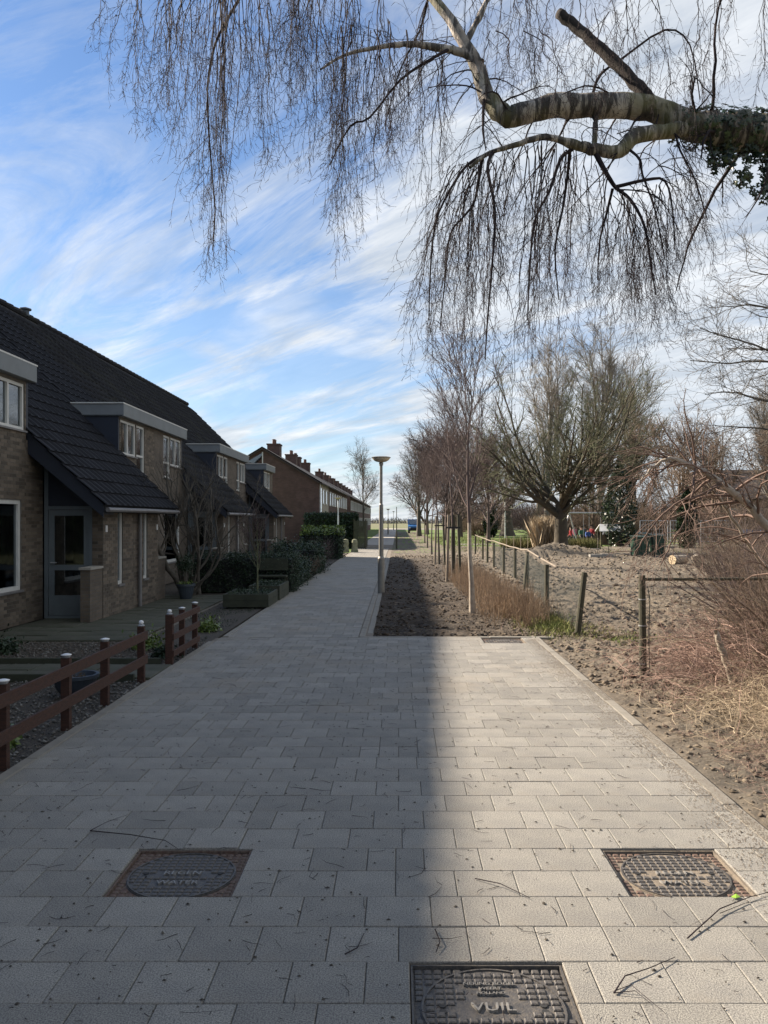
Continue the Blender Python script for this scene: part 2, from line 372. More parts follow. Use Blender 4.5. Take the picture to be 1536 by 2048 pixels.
# bare soil: one relief sheet right of and around the paving
xs = np.unique(np.round(np.concatenate([np.linspace(-.40, 2.17, 56), np.linspace(2.17, 6.5, 140), np.linspace(6.5, 14, 130), np.linspace(14, 32, 80)]), 4))
ys = np.unique(np.round(np.concatenate([np.linspace(1.2, 12.74, 330), np.linspace(12.74, 22, 200), np.linspace(22, 36, 110), np.linspace(36, 62, 80), np.linspace(62, 130, 30)]), 4))
X, Y = np.meshgrid(xs, ys)
def soil_h(X, Y):
    field = np.clip((X-2.9)/1.2, 0, 1); rg = 1-2*np.abs(fbm(X*4.3, Y*4.9, 4, 55)-.5)*2
    h = .035*(fbm(X*1.3, Y*1.3, 5, 3)-.5)+.05*(fbm(X*5, Y*5, 4, 9)-.5)
    h += .085*np.clip(rg, 0, 1)**2*(.3+1.3*fbm(X*.9, Y*.9, 2, 61))*(.6+.4*field)-.03+.075*np.abs(fbm(X*8, Y*9, 3, 71)-.5)+.03*(fbm(X*17, Y*17, 2, 73)-.5)
    h += field*(.10*(fbm(X*.55, Y*1.5, 4, 21)-.5)+.055*np.abs(fbm(X*3.1, Y*6, 4, 31)-.5)*2)
    edge = np.clip(np.minimum(np.abs(X-2.17), np.abs(X-2.17)+5*(Y > 12.74))/.35, 0, 1)
    h = np.where(Y < 12.74, h*(.25+.75*edge)-.015, h)
    heap = .55*np.exp(-((X-8.1)/1.25)**2-((Y-42)/1.3)**2)+.35*np.exp(-((X-9.6)/1.0)**2-((Y-41)/1.)**2)+.3*np.exp(-((X-6.0)/1.6)**2-((Y-41)/1.2)**2)
    return h+heap*(.7+.6*fbm(X*2, Y*2, 3, 8))+.10*np.exp(-((X-1.0)/1.4)**2-((Y-37)/3.5)**2)-.01
Z = soil_h(X, Y)
under = ((X < 2.17-1e-3) & (Y < 12.74-1e-3))
Z = np.where(under, -.09, Z)
far = np.clip((Y-55)/8, 0, 1)*np.clip((X-3)/2, 0, 1); Z = Z-.25*far
nx, ny = len(xs), len(ys); idx = np.arange(nx*ny).reshape(ny, nx)
Q = np.stack([idx[:-1, :-1], idx[:-1, 1:], idx[1:, 1:], idx[1:, :-1]], -1).reshape(-1, 4)
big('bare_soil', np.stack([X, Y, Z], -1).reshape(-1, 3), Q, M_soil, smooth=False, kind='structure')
# clods
def clods(n, xr, yr, s0, s1, seed):
    r = np.random.default_rng(seed); x = r.uniform(*xr, n); y = yr[0]+(yr[1]-yr[0])*r.random(n)**1.6
    keep = ~((x < 2.2) & (y < 12.8)) & (fbm(x*1.1, y*1.8, 3, seed)+.16*r.normal(size=n) > .42); x, y = x[keep], y[keep]; n = len(x)
    z = soil_h(x, y); s = s0+(s1-s0)*r.random(n)**3.2*(1+y/40)
    o = np.array([[1,0,0],[0,1,0],[-1,0,0],[0,-1,0],[0,0,1],[0,0,-1]], float)
    V = o[None]*(s[:, None, None]*(.6+.8*r.random((n, 6, 1))))+r.normal(size=(n, 6, 3))*s[:, None, None]*.22; V[:, :, 2] *= .6
    V += np.stack([x, y, z+s*.15], -1)[:, None]
    T = np.array([[0,1,4],[1,2,4],[2,3,4],[3,0,4],[1,0,5],[2,1,5],[3,2,5],[0,3,5]])
    return V.reshape(-1, 3), (T[None]+6*np.arange(n)[:, None, None]).reshape(-1, 3)
V, T = join([clods(42000, (2.2, 8), (3.5, 16), .003, .028, 1), clods(34000, (2.2, 18), (9, 42), .006, .05, 2), clods(22000, (-.38, 3.4), (12.8, 42), .004, .035, 3)])
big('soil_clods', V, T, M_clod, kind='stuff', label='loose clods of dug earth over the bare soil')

# ================================================================== PAVING
pav = 'later'
path = MB().box(-2.72, -.40, 12.662, 60, -.11, -.012).obj('path', M_sand, kind='structure')
MB().box(-2.72, -.40, 60.002, 175, -.11, -.002).obj('far_path', mat('far_paving', (.37, .35, .31), .9, (.31, .29, .26), 3, .3, 60, aniso=(3, 6, 1)), kind='structure')
ROW = .29; Y00 = 3.944
covers = [(-1.42, -.80, 3.944, 4.524), (1.11, 1.73, 3.944, 4.524), (.045, .665, 2.784, 3.364), (1.26, 1.88, 12.064, 12.644)]
def _cells(a0, a1, z0, z1, ops):
    A = sorted({a0, a1, *[v for o in ops for v in o[:2]]}); Zs = sorted({z0, z1, *[v for o in ops for v in o[2:]]})
    for p, q in zip(A, A[1:]):
        for r_, s_ in zip(Zs, Zs[1:]):
            if not any(o[0] < (p+q)/2 < o[1] and o[2] < (r_+s_)/2 < o[3] for o in ops): yield p, q, r_, s_
pav = MB()
for _c in _cells(-2.80, 2.15, .2, 12.66, [c[:3]+(min(c[3], 12.659),) for c in covers]): pav.box(*_c, -.11, -.012)
pav = pav.obj('pavement', M_sand, kind='structure')
def tile_verts(w, d, b=.0035, t=.05, tilt=(0, 0)):
    g = .0016
    x0, x1, y0, y1 = -w/2+g, w/2-g, -d/2+g, d/2-g
    V = [(x0,y0,-t),(x1,y0,-t),(x1,y1,-t),(x0,y1,-t),(x0,y0,-b),(x1,y0,-b),(x1,y1,-b),(x0,y1,-b),(x0+b,y0+b,0),(x1-b,y0+b,0),(x1-b,y1-b,0),(x0+b,y1-b,0)]
    Fs = [(8,9,10,11)]+[(i, (i+1) % 4, (i+1) % 4+4, i+4) for i in range(4)]+[(i+4, (i+1) % 4+4, (i+1) % 4+8, i+8) for i in range(4)]
    return V, Fs
tile_mesh = {}
def tile_me(w, d):
    k = (round(w, 3), round(d, 3))
    if k not in tile_mesh:
        V, Fs = tile_verts(w, d); me = bpy.data.meshes.new('paving_tile'); me.from_pydata(V, [], Fs); me.materials.append(M_tile); tile_mesh[k] = me
    return tile_mesh[k]
def lay(x0, x1, k0, k1, holes, seed, drift=0):
    r = random.Random(seed); out = []
    for k in range(k0, k1):
        ya = Y00+k*ROW; yb = ya+ROW; segs = [(x0, x1)]
        for (a, b, c, d) in holes:
            if c-.02 < (ya+yb)/2 < d+.02:
                ns = []
                for s0, s1 in segs:
                    if a >= s1 or b <= s0: ns.append((s0, s1)); continue
                    if a > s0: ns.append((s0, a))
                    if b < s1: ns.append((b, s1))
                segs = ns
        off = (.15 if k % 2 else 0)+r.choice([0, 0, 0, .02, -.015])+drift*k
        for s0, s1 in segs:
            x = s0+(off-s0) % .30
            cuts = [s0]
            while x < s1-.05:
                if x > cuts[-1]+.06: cuts.append(x)
                x += .30
            cuts = [c for q_, c in enumerate(cuts)]
            for q_ in range(len(cuts)-2, 0, -1):
                if r.random() < .11: cuts.insert(q_+1, (cuts[q_]+cuts[q_+1])/2)
            cuts.append(s1)
            for a, b in zip(cuts, cuts[1:]): out.append((a, b, ya, yb))
    return out
tl = lay(-2.72, 2.05, -6, 30, covers, 4)
tl.sort(key=lambda q: -1 if False else q[2])
rr = random.Random(8); rest = MB(); cnt = 0
def in_view(q):
    Yc = (q[2]+q[3])/2; return Yc > 2.6 and abs((q[0]+q[1])/2/Yc) < .58
vis = [q for q in tl if in_view(q)]; hid = [q for q in tl if not in_view(q)]
for i, q in enumerate(vis+hid):
    w = q[1]-q[0]; c = ((q[0]+q[1])/2, (q[2]+q[3])/2); dz = rr.gauss(0, .0011); tx, ty = rr.gauss(0, .0022), rr.gauss(0, .0022)
    if i < 300:
        o = link('paving_tile', tile_me(w, ROW), None, pav); o.location = (c[0], c[1], dz); o.rotation_euler = (tx, ty, rr.gauss(0, .0015))
    else:
        V, Fs = tile_verts(w, ROW); rest.add([(x+c[0], y+c[1], z+dz+x*ty+y*tx) for x, y, z in V], Fs)
rest.obj('paving_tiles', M_tile, pav, kind='stuff')
rest = MB()
for q in lay(-2.62, -.62, 31, 170, [], 12):
    w = q[1]-q[0]; c = ((q[0]+q[1])/2, (q[2]+q[3])/2-.268); dz = rr.gauss(0, .0012)
    V, Fs = tile_verts(w, ROW); rest.add([(x+c[0], y+c[1], z+dz) for x, y, z in V], Fs)
rest.obj('paving_tiles', M_tile, path, kind='stuff')
# kerb stones: right edge, far edge, left edge; the narrow path's edges
def kerb_me(L):
    V, Fs = tile_verts(.10, L, .008, .09); me = bpy.data.meshes.new('kerb_stone'); me.from_pydata(V, [], Fs); me.materials.append(M_kerb); return me
k1m, kfm = kerb_me(1.0), kerb_me(.98)
def kerb(x, y, rz, par, z=.004):
    o = link('kerb_stone', k1m, None, par); o.location = (x, y, z+rr.gauss(0, .002)); o.rotation_euler = (rr.gauss(0, .004), 0, rz+rr.gauss(0, .003))
for i in range(12): kerb(2.10, .72+i, 0, pav); kerb(-2.77, .72+i, 0, pav)
MB().box(2.05, 2.15, 12.225, 12.745, -.08, .003).obj('kerb_stone', M_kerb, pav)
for i in range(27): kerb(-.56 if i == 0 else -.56, 13.24+i, 0, path); kerb(-2.67, 13.24+i, 0, path)
for i in range(27):
    kerb(-.45, 13.24+i+.4, 0, path, -.006)
for i in range(3): kerb(-.10+i*1.0, 12.70, math.pi/2, pav, .002)

# ---- covers
def text_mesh(txt, size, h):
    cu = bpy.data.curves.new('t', 'FONT'); cu.body = txt; cu.size = size; cu.extrude = h; cu.align_x = 'CENTER'; cu.align_y = 'CENTER'; cu.resolution_u = 2
    to = bpy.data.objects.new('t', cu); COL.objects.link(to); bpy.context.view_layer.update()
    me = bpy.data.meshes.new_from_object(to.evaluated_get(bpy.context.evaluated_depsgraph_get()))
    bpy.data.objects.remove(to); return me
def stud_me():
    V, Fs = tile_verts(.034, .031, .004, .007); V = [(x, y, z+.007) for x, y, z in V]
    me = bpy.data.meshes.new('stud'); me.from_pydata(V, [], Fs); return me
def cover(rect, lines, label, base, lidm, framem, frame_base, sandy=False, full=True):
    x0, x1, y0, y1 = rect; cx, cy = (x0+x1)/2, (y0+y1)/2; dz = -.024
    t = thing('manhole_cover', label, 'manhole cover', (cx, cy, 0), 'cast iron covers set in the paving')
    hw, hd = (x1-x0)/2-.004, (y1-y0)/2-.004; r = min(hw, hd)-.012
    fr = MB(); fr.box(-hw, hw, -hd, hd, -.06, dz-.006)
    fr.box(-hw, hw, hd-.008, hd, dz-.006, dz+.012); fr.box(-hw, hw, -hd, -hd+.008, dz-.006, dz+.012); fr.box(-hw, -hw+.008, -hd+.008, hd-.008, dz-.006, dz+.012); fr.box(hw-.008, hw, -hd+.008, hd-.008, dz-.006, dz+.012)
    def local(mb, name, m, par, **k):
        me = bpy.data.meshes.new(name); me.from_pydata(mb.v, [], mb.f); return link(name, me, m, par, **k)
    f = local(fr, 'frame', frame_base, t)
    lid = MB(); K = 40
    prof = [(r, dz-.006), (r, dz-.001), (r-.008, dz), ]
    lid.lathe((0, 0, 0), [(r, dz-.006), (r, dz-.001), (r-.006, dz), (.001, dz)], K)
    l = local(lid, 'lid', base, t)
    ridge = MB()
    for i in range(K):
        a, b = 2*math.pi*i/K, 2*math.pi*(i+1)/K
        ridge.slab([(math.cos(a)*r*.985, math.sin(a)*r*.985, dz), (math.cos(b)*r*.985, math.sin(b)*r*.985, dz), (math.cos(b)*(r*.985-.008), math.sin(b)*(r*.985-.008), dz), (math.cos(a)*(r*.985-.008), math.sin(a)*(r*.985-.008), dz)], (0, 0, .006))
    local(ridge, 'rim', lidm, l)
    if not full: return t
    for sx in (-.19, .19):
        for sy in (-.008, .03): local(MB().lathe((sx, sy-.01, dz+.001), [(.014, 0), (.014, .0035), (.001, .0035)], 12), 'lifting_hole', M_black, l)
    boxes = []
    for (txt, size, px_, py_) in lines:
        me = text_mesh(txt, size, .0055); o = link('lettering', me, mat('worn_iron', (.24, .23, .21), .5, (.15, .145, .135), 40), l); o.location = (px_, py_, dz+.005)  # worn letters, paler still for the light their raised faces catch
        o.scale = (1.08, 1, 1)
        boxes.append((px_, py_, len(txt)*size*.36+.012, size*.46+.004))
    sm_l, sm_f = stud_me(), stud_me(); sm_l.materials.append(lidm); sm_f.materials.append(framem)
    n = 0; p = .0395; q = .037
    nxs, nys = int(hw/p), int(hd/q)
    for i in range(-nxs, nxs+1):
        for j in range(-nys, nys+1):
            x, y = i*p, j*q
            if abs(x)+.017 > hw-.009 or abs(y)+.0155 > hd-.009: continue
            d = max(math.hypot(abs(x)+a*.017, abs(y)+b*.0155) for a in (-1, 1) for b in (-1, 1)); dm = math.hypot(x, y)
            if r-.020 < dm < r+.010: continue
            if any(abs(x-bx) < bw+.012 and abs(y-by) < bh+.012 for bx, by, bw, bh in boxes): continue
            if any(math.hypot(x-sx, y) < .036 for sx in (-.19, .19)): continue
            ins = dm < r
            o = link('stud', sm_l if ins else sm_f, None, l if ins else f); o.location = (x, y, dz if ins else dz-.006); n += 1
    return t
cover(covers[0], [('REGEN', .058, 0, .01), ('WATER', .058, 0, -.10)], 'rusty cast iron rainwater cover lying wholly in the shade at left', M_iron, M_iron, M_rust, M_rust)
cover(covers[1], [('REGEN', .058, 0, .01), ('WATER', .058, 0, -.10)], 'sandy sunlit rainwater cover with rusty corner near the right edge', M_sandy, M_iron, M_rust, M_sandy)
cover(covers[2], [('VUIL', .075, 0, .0), ('WATER', .058, 0, -.14), ('NERING BOGEL', .027, 0, .155), ('WEERT', .025, 0, .122), ('HOLLAND', .022, 0, .092)], 'grey foul water cover lettered VUIL, nearest to the viewer', M_iron, M_iron, M_iron, M_iron)
cover(covers[3], [('REGEN', .06, 0, .01)], 'small looking distant cover in the far right corner of the paving', M_sandy, M_iron, M_rust, M_sandy)

# ================================================================== HOUSES, ROW ONE
XM, XP, XE = -6.5, -5.4, -5.15; XR = -10.9; ZE = 2.03
def zr(Y): return 7.72 if Y >= 19.5 else 7.72-(19.5-Y)*.030  # ridge drops toward the unseen near houses, shaped for their shadow edge
def zroof(X, Y): return ZE+(XE-X)*(zr(Y)-ZE)/(XE-XR)
def cells(a0, a1, z0, z1, ops):
    A = sorted({a0, a1, *[v for o in ops for v in o[:2]]}); Zs = sorted({z0, z1, *[v for o in ops for v in o[2:]]})
    A = [a for a in A if a0 <= a <= a1]; Zs = [z for z in Zs if z0 <= z <= z1]
    for p, q in zip(A, A[1:]):
        for r_, s_ in zip(Zs, Zs[1:]):
            m_, n_ = (p+q)/2, (r_+s_)/2
            if not any(o[0] < m_ < o[1] and o[2] < n_ < o[3] for o in ops): yield p, q, r_, s_
brick_cnt = {}
def bricks(house, wall, axis, c, a0, a1, z0, z1, ops, sgn, limit):
    """bricks 4 mm proud of a mortar wall at c; first `limit` as parts, rest joined"""
    key = house.name; st = MB(); BW, BH = .215, .0615; k = int((z1-z0)/BH)
    lst = []
    for j in range(k):
        zb = z0+j*BH; off = 0 if j % 2 else BW/2; a = a0-off
        while a < a1:
            p, q = max(a, a0), min(a+BW, a1); a += BW
            if q-p < .05: continue
            segs = [(p, q)]
            for o in ops:
                if o[2]-.03 < zb+BH/2 < o[3]+.03:
                    ns = []
                    for s0, s1 in segs:
                        if o[0] >= s1 or o[1] <= s0: ns.append((s0, s1)); continue
                        if o[0] > s0: ns.append((s0, o[0]))
                        if o[1] < s1: ns.append((o[1], s1))
                    segs = ns
            lst += [(s0, s1, zb) for s0, s1 in segs if s1-s0 > .04]
    b = WL[house.name]
    full = {}
    for n, (p, q, zb) in enumerate(lst):
        d = rr.uniform(.003, .006)
        if axis == 'x': bx = (c, c+sgn*d, p+.004, q-.004, zb+.0045, zb+BH-.0045)
        else: bx = (p+.004, q-.004, c, c+sgn*d, zb+.0045, zb+BH-.0045)
        if brick_cnt.get(key, 0) < limit:
            L = round(q-p, 2); kk = (axis, L, sgn)
            if kk not in full:
                m_ = MB()
                if axis == 'x': m_.box(0, sgn*.0045, -L/2+.004, L/2-.004, -.026, .026)
                else: m_.box(-L/2+.004, L/2-.004, 0, sgn*.0045, -.026, .026)
                me = bpy.data.meshes.new('brick'); me.from_pydata(m_.v, [], m_.f); me.materials.append(M_brick); full[kk] = me
            o = link('brick', full[kk], None, wall)
            ctr = (c, (p+q)/2, zb+BH/2) if axis == 'x' else ((p+q)/2, c, zb+BH/2)
            o.location = Vector(ctr)-Vector(b); brick_cnt[key] = brick_cnt.get(key, 0)+1
        else: st.box(*bx)
    if st.v: st.obj('bricks', M_brick, wall, kind='stuff')
def window_x(house, c, y0, y1, z0, z1, n=1, fm=M_white, fw=.055, label=None, horiz=None, curtain=None):
    """window in a wall facing +x"""
    y0, y1 = sorted((y0, y1)); m = MB(); d0, d1 = c-.09, c-.015
    m.box(d0, d1, y0, y1, z0, z0+fw); m.box(d0, d1, y0, y1, z1-fw, z1)
    m.box(d0, d1, y0, y0+fw, z0+fw, z1-fw); m.box(d0, d1, y1-fw, y1, z0+fw, z1-fw)
    for i in range(1, n):
        yy = y0+(y1-y0)*i/n; m.box(d0, d1, yy-fw/2, yy+fw/2, z0+fw, z1-fw)
    if horiz: m.box(d0+.01, d1-.005, y0+fw, y1-fw, horiz-.025, horiz+.025)
    w = m.obj('window', fm, house, **({'label': label} if label else {}))
    MB().box(c-.06, c-.052, y0+fw, y1-fw, z0+fw, z1-fw).obj('pane', M_glass, w)
    MB().box(c-.02, c+.045, y0-.03, y1+.03, z0-.035, z0-.003).obj('sill', M_gutter, w)
    if curtain:
        MB().box(c-.22, c-.20, y0, y1, *curtain[1]).obj('blind' if curtain[0] is M_blind else 'curtain', curtain[0], w)
    return w
def roof_tile_mesh(L=.345, Wd=.30):
    prof = [(-Wd/2, .012), (-Wd*.42, .0), (0, -.004), (Wd*.30, .004), (Wd*.40, .026), (Wd*.5, .014)]
    V = []; Fs = []; n = len(prof)
    for s, lift in ((0, .030), (L+.05, -.004)):
        for y, h in prof: V.append((s, y, h+lift))
    for y, h in prof: V.append((.002, y, -.006))
    for i in range(n-1): Fs.append((i, i+1, n+i+1, n+i)); Fs.append((2*n+i, 2*n+i+1, i+1, i))
    return V, Fs
RT_V, RT_F = roof_tile_mesh()
def roof_tiles(house, roof, fa, fb, cols, limit):
    """cols: list of (y centre, s0, s1) with s = distance up the slope from the eave"""
    me_cache = {}; lst = []; st = []; C = 0
    b = WL[house.name]
    for (yc, s0, s1) in cols:
        ang = math.atan2(zr(yc)-ZE, XE-XR); s = s0; dirn = Vector((-math.cos(ang), 0, math.sin(ang))); nn = Vector((math.sin(ang), 0, math.cos(ang)))
        while s < s1-.05:
            p = Vector((XE, yc, ZE))+dirn*s+nn*.03
            lst.append((s, p, ang)); s += .345
    lst.sort(key=lambda q: q[1].y*1.0+max(0, q[0]-2.5)*.6)
    if limit:
        me = bpy.data.meshes.new('roof_tile'); me.from_pydata(RT_V, [], RT_F); me.materials.append(M_rtile)
    Vb = np.array(RT_V); Fb = np.array(RT_F); Vs = []; n = 0
    for i, (s, p, ang) in enumerate(lst):
        a = ang+rr.gauss(0, .004)
        if i < limit:
            o = link('roof_tile', me, None, roof); o.location = p-Vector(b)
            o.rotation_euler = (0, math.pi+a, 0); o.rotation_euler = Matrix(((-math.cos(a), 0, math.sin(a)), (0, -1, 0), (math.sin(a), 0, math.cos(a)))).to_euler()
        else:
            ex = np.array([-math.cos(a), 0, math.sin(a)]); ez = np.array([math.sin(a), 0, math.cos(a)]); ey = np.array([0, -1., 0])
            Vs.append(Vb[:, :1]*ex+Vb[:, 1:2]*ey+Vb[:, 2:]*ez+np.array(p))
    if Vs:
        m_ = len(Vs); V = np.concatenate(Vs); Fq = (Fb[None]+len(RT_V)*np.arange(m_)[:, None, None]).reshape(-1, 4)
        big('roof_tiles', V, Fq, M_rtile, roof, kind='stuff')
def house(yb, s, label, detail, k):
    """yb: party wall in the middle of a raised front block; s: direction along the row"""
    T = lambda a: yb+s*a
    lo, hi = sorted((T(0), T(5.15))); h = thing('terraced_house', label, 'house', (XM, (lo+hi)/2, 0), 'houses of the near terrace')
    A = lambda a, b: tuple(sorted((T(a), T(b))))
    # main wall facing the path (x = XM) from t=0 to 2.72 (raised) and on behind the porch, with openings
    up = [(*A(1.55, 2.68), 3.35, 4.155), (*A(.86, 1.5), 2.98, 4.155)]
    gf = [(*A(.95, 2.55), .6, 2.14)]
    wl = MB(); y0, y1 = A(0, 2.74)
    for p, q, r_, s_ in cells(y0, y1, 0, 4.215, up+gf): wl.box(XM-.12, XM, p, q, r_, s_)
    y0b, y1b = A(2.74, 3.42)
    wl.box(XM-.12, XM, y0b, y1b, 0, 3.2)
    wm = M_mortar if detail == 2 else M_bricktex
    wall = wl.obj('wall', wm, h)
    if detail == 2:
        bricks(h, wall, 'x', XM, y0, y1, 0, 4.215, up+gf, 1, 300)
        bricks(h, wall, 'x', XM, y0b, y1b, 0, 3.2, [], 1, 300)
    # interior dark volumes behind the openings
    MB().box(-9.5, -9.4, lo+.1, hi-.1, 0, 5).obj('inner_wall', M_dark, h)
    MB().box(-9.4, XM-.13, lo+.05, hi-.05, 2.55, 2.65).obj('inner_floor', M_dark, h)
    window_x(h, XM, *A(1.55, 2.68), 3.35, 4.155, 2, curtain=None if k % 3 else (M_curtain, (3.4, 4.115)))
    window_x(h, XM, *A(.86, 1.5), 2.98, 4.155, 1, horiz=3.4, curtain=(M_curtain, (3.0, 3.5)))
    window_x(h, XM, *A(.95, 2.55), .6, 2.14, 1, fw=.07, curtain=(M_blind, (1.45, 2.14)) if k == 0 else (M_curtain, (1.7, 2.14)))
    # flat roofed front block: fascia, white edge, cheek
    d = MB(); f0, f1 = A(0, 2.86)
    d.box(XM+.11, XM+.14, f0, f1, 4.215, 4.495); e0 = T(2.86); e1 = T(2.83)
    d.box(-7.6, XM+.11, e0, e1, 4.215, 4.495); d.box(-7.75, XM+.11, f0, f1, 4.21, 4.235)
    fas = d.obj('fascia', M_grey, h)
    w = MB(); w.box(XM+.10, XM+.145, *A(0, 2.89), 4.498, 4.525); w.box(-7.75, XM+.10, T(2.89), T(2.80), 4.498, 4.525)
    w.obj('edge_trim', M_white, fas)
    MB().box(-7.9, XM+.09, *A(0, 2.80), 4.415, 4.496).obj('flat_roof', M_under, h)
    ch = MB(); yc0, yc1 = T(2.82), T(2.745)
    ch.slab([(XM-.0, yc0, 4.21), (-7.75, yc0, 4.21), (-7.62, yc0, zroof(-7.62, yc0)), (XM, yc0, zroof(XM, yc0)-.05)], (0, yc1-yc0, 0))
    ch.obj('cheek', M_navy, h)
    # roof shell: front slope over the porch bay, front slope above the block, back slope
    rf = MB()
    def slope(a, b, xlo, th=.10):
        ya, yb_ = A(a, b)
        rf.slab([(xlo, ya, zroof(xlo, ya)), (xlo, yb_, zroof(xlo, yb_)), (XR, yb_, zr(yb_)), (XR, ya, zr(ya))], (0, 0, -th))
    slope(2.84, 5.15, XE-.0); slope(0, 2.84, -7.66)
    ya, yb_ = lo, hi
    rf.slab([(XR, ya, zr(ya)), (XR, yb_, zr(yb_)), (2*XR-XE, yb_, ZE), (2*XR-XE, ya, ZE)], (0, 0, -.10))
    roof = rf.obj('roof', M_rtile if detail == 0 else M_under, h)
    if detail:
        cols = []; n = int(round(5.15/.30))
        for i in range(n):
            tcen = (i+.5)*5.15/n; yc = T(tcen); Ls = math.hypot(XE-XR, zr(yc)-ZE)
            s0 = 0 if tcen > 2.84 else (XE+7.72)/ (XE-XR)*Ls
            cols.append((yc, s0, Ls-.30))
        roof_tiles(h, roof, 0, 0, cols, {2: 300, 1: 0}[detail])
    if True:
        rd = MB(); yy = lo
        while yy < hi-.02:
            y2 = min(yy+.42, hi); rd.tube([(XR, yy, zr(yy)+.045), (XR, y2-.012, zr(y2)+.06)], [.085, .10], 8); yy += .42
        rd.obj('ridge_tiles', M_rtile, roof)
        if k in (1, 2):
            MB().lathe((XR+.02, T(2.1), zr(T(2.1))+.03), [(.11, 0), (.11, .16), (.17, .17), (.17, .21), (.02, .26)], 12).obj('roof_vent', M_terra if k == 1 else M_pot, roof)
    # barge board and soffit of the verge over the door
    bb = MB(); vy0, vy1 = T(2.80), T(2.84)
    xs_ = (XE-.02, XM-.02)
    bb.slab([(xs_[0], vy0, zroof(xs_[0], vy0)+.03), (xs_[1], vy0, zroof(xs_[1], vy0)+.03), (xs_[1], vy0, zroof(xs_[1], vy0)-.36), (xs_[0]+.0, vy0, zroof(xs_[0], vy0)-.20)], (0, vy1-vy0, 0))
    bb.obj('barge_board', M_navy, h)
    sf = MB(); sf.slab([(XE-.05, T(2.84), ZE-.10), (XE-.05, T(3.43), ZE-.10), (XM, T(3.43), zroof(XM, T(3.4))-.2), (XM, T(2.84), zroof(XM, T(2.84))-.2)], (0, 0, -.03)); sf.obj('soffit', M_navy, h)
    # porch: side wall along the path with a slit window, short front wall, door in its near face
    sl = (*A(4.22, 4.50), .56, 2.0); p0, p1 = A(3.43, 5.15)
    pw = MB()
    for p, q, r_, s_ in cells(p0, p1, 0, 2.0, [sl]): pw.box(XP-.11, XP, p, q, r_, s_)
    fy0, fy1 = sorted((T(3.43), T(3.54)))
    pw.box(-5.60, XP-.111, fy0, fy1, 0, 2.0)
    pwall = pw.obj('porch_wall', wm, h)
    if detail == 2:
        bricks(h, pwall, 'x', XP, p0, p1, 0, 2.0, [sl], 1, 300)
        bricks(h, pwall, 'y', T(3.43), -5.60, XP-.003, 0, 2.0, [], -s, 300)
    m = MB(); m.box(XP-.08, XP-.02, *A(4.22, 4.28), .56, 2.0); m.box(XP-.08, XP-.02, *A(4.45, 4.5), .56, 2.0); m.box(XP-.08, XP-.02, *A(4.28, 4.45), .56, .62)
    sw = m.obj('window', M_white, h, label='narrow slit window in the porch wall'); MB().box(XP-.06, XP-.05, *A(4.28, 4.45), .62, 2.0).obj('pane', M_glass, sw)
    MB().box(XP-.05, XP+.04, *A(4.2, 4.53), .52, .557).obj('sill', M_gutter, sw)
    # gable infill and door frame
    gy_ = T(3.45); gi = MB()
    gi.slab([(-5.62, gy_, 2.06), (XM+.09, gy_, 2.06), (XM+.09, gy_, zroof(XM, gy_)-.22), (-5.62, gy_, 2.10)], (0, s*.06, 0)); gi.obj('gable_board', M_navy, h)
    dr = MB(); dy0, dy1 = T(3.44), T(3.52)
    dr.box(XM+.02, XM+.09, dy0, dy1, 0, 2.9 if detail else 2.06); dr.box(-5.66, -5.60, dy0, dy1, 0, 2.06); dr.box(XM+.09, -5.66, dy0, dy1, 1.99, 2.055); dr.box(XM+.09, -5.66, dy0, dy1, 0, .05)
    dfr = dr.obj('door_frame', M_doorc, h)
    dd = MB(); a0, a1 = XM+.095, -5.665; q0, q1 = T(3.46), T(3.50)
    dd.box(a0, a0+.10, q0, q1, .055, 1.985); dd.box(a1-.10, a1, q0, q1, .055, 1.985)
    dd.box(a0+.10, a1-.10, q0, q1, 1.88, 1.985); dd.box(a0+.10, a1-.10, q0, q1, .88, .98); dd.box(a0+.10, a1-.10, q0, q1, .055, .42)
    door = dd.obj('door', M_doorc, h)
    MB().box(a0+.10, a1-.10, T(3.475), T(3.483), .98, 1.88).box(a0+.10, a1-.10, T(3.475), T(3.483), .42, .88).obj('pane', M_glass, door)
    MB().tube([(a0+.05, T(3.41), 1.02), (a0+.16, T(3.41), 1.02)], .011, 8).tube([(a0+.05, T(3.41), 1.02), (a0+.05, T(3.47), 1.02)], .01, 8).obj('handle', M_steel, door)
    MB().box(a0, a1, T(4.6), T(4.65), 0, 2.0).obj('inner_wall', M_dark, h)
    # low brick wall beside the door with its coping
    if detail:
        lw = MB().box(-5.58, -5.41, T(2.82), T(3.42), 0, .92).obj('low_wall', M_bricktex, h)
        MB().box(-5.60, -5.39, T(2.79), T(3.42), .923, .965).obj('coping', M_conc, lw)
    # gutter, downpipe, house number plate
    g = MB(); g.tube([(XE+.05, T(2.83), ZE-.05), (XE+.05, T(5.15), ZE-.045)], .042, 8); g.obj('gutter', M_gutter, h)
    MB().box(XP-.0, XE, *A(3.43, 5.15), ZE-.075, ZE-.06).obj('eave_board', M_navy, h)
    if s < 0: MB().tube([(XP+.06, T(4.9), .02), (XP+.06, T(4.9), ZE-.1)], .036, 10).obj('downpipe', M_gutter, h)
    MB().box(XP+.007, XP+.025, *A(3.52, 3.60), 1.58, 1.70).obj('number_plate', M_plate, h)
    # back wall, party gable
    bk = MB().box(2*XR-XE+.3, 2*XR-XE+.42, lo, hi, 0, ZE+.2); bk.obj('back_wall', M_bricktex, h)
    return h
def sill_things(hs_):
    pass
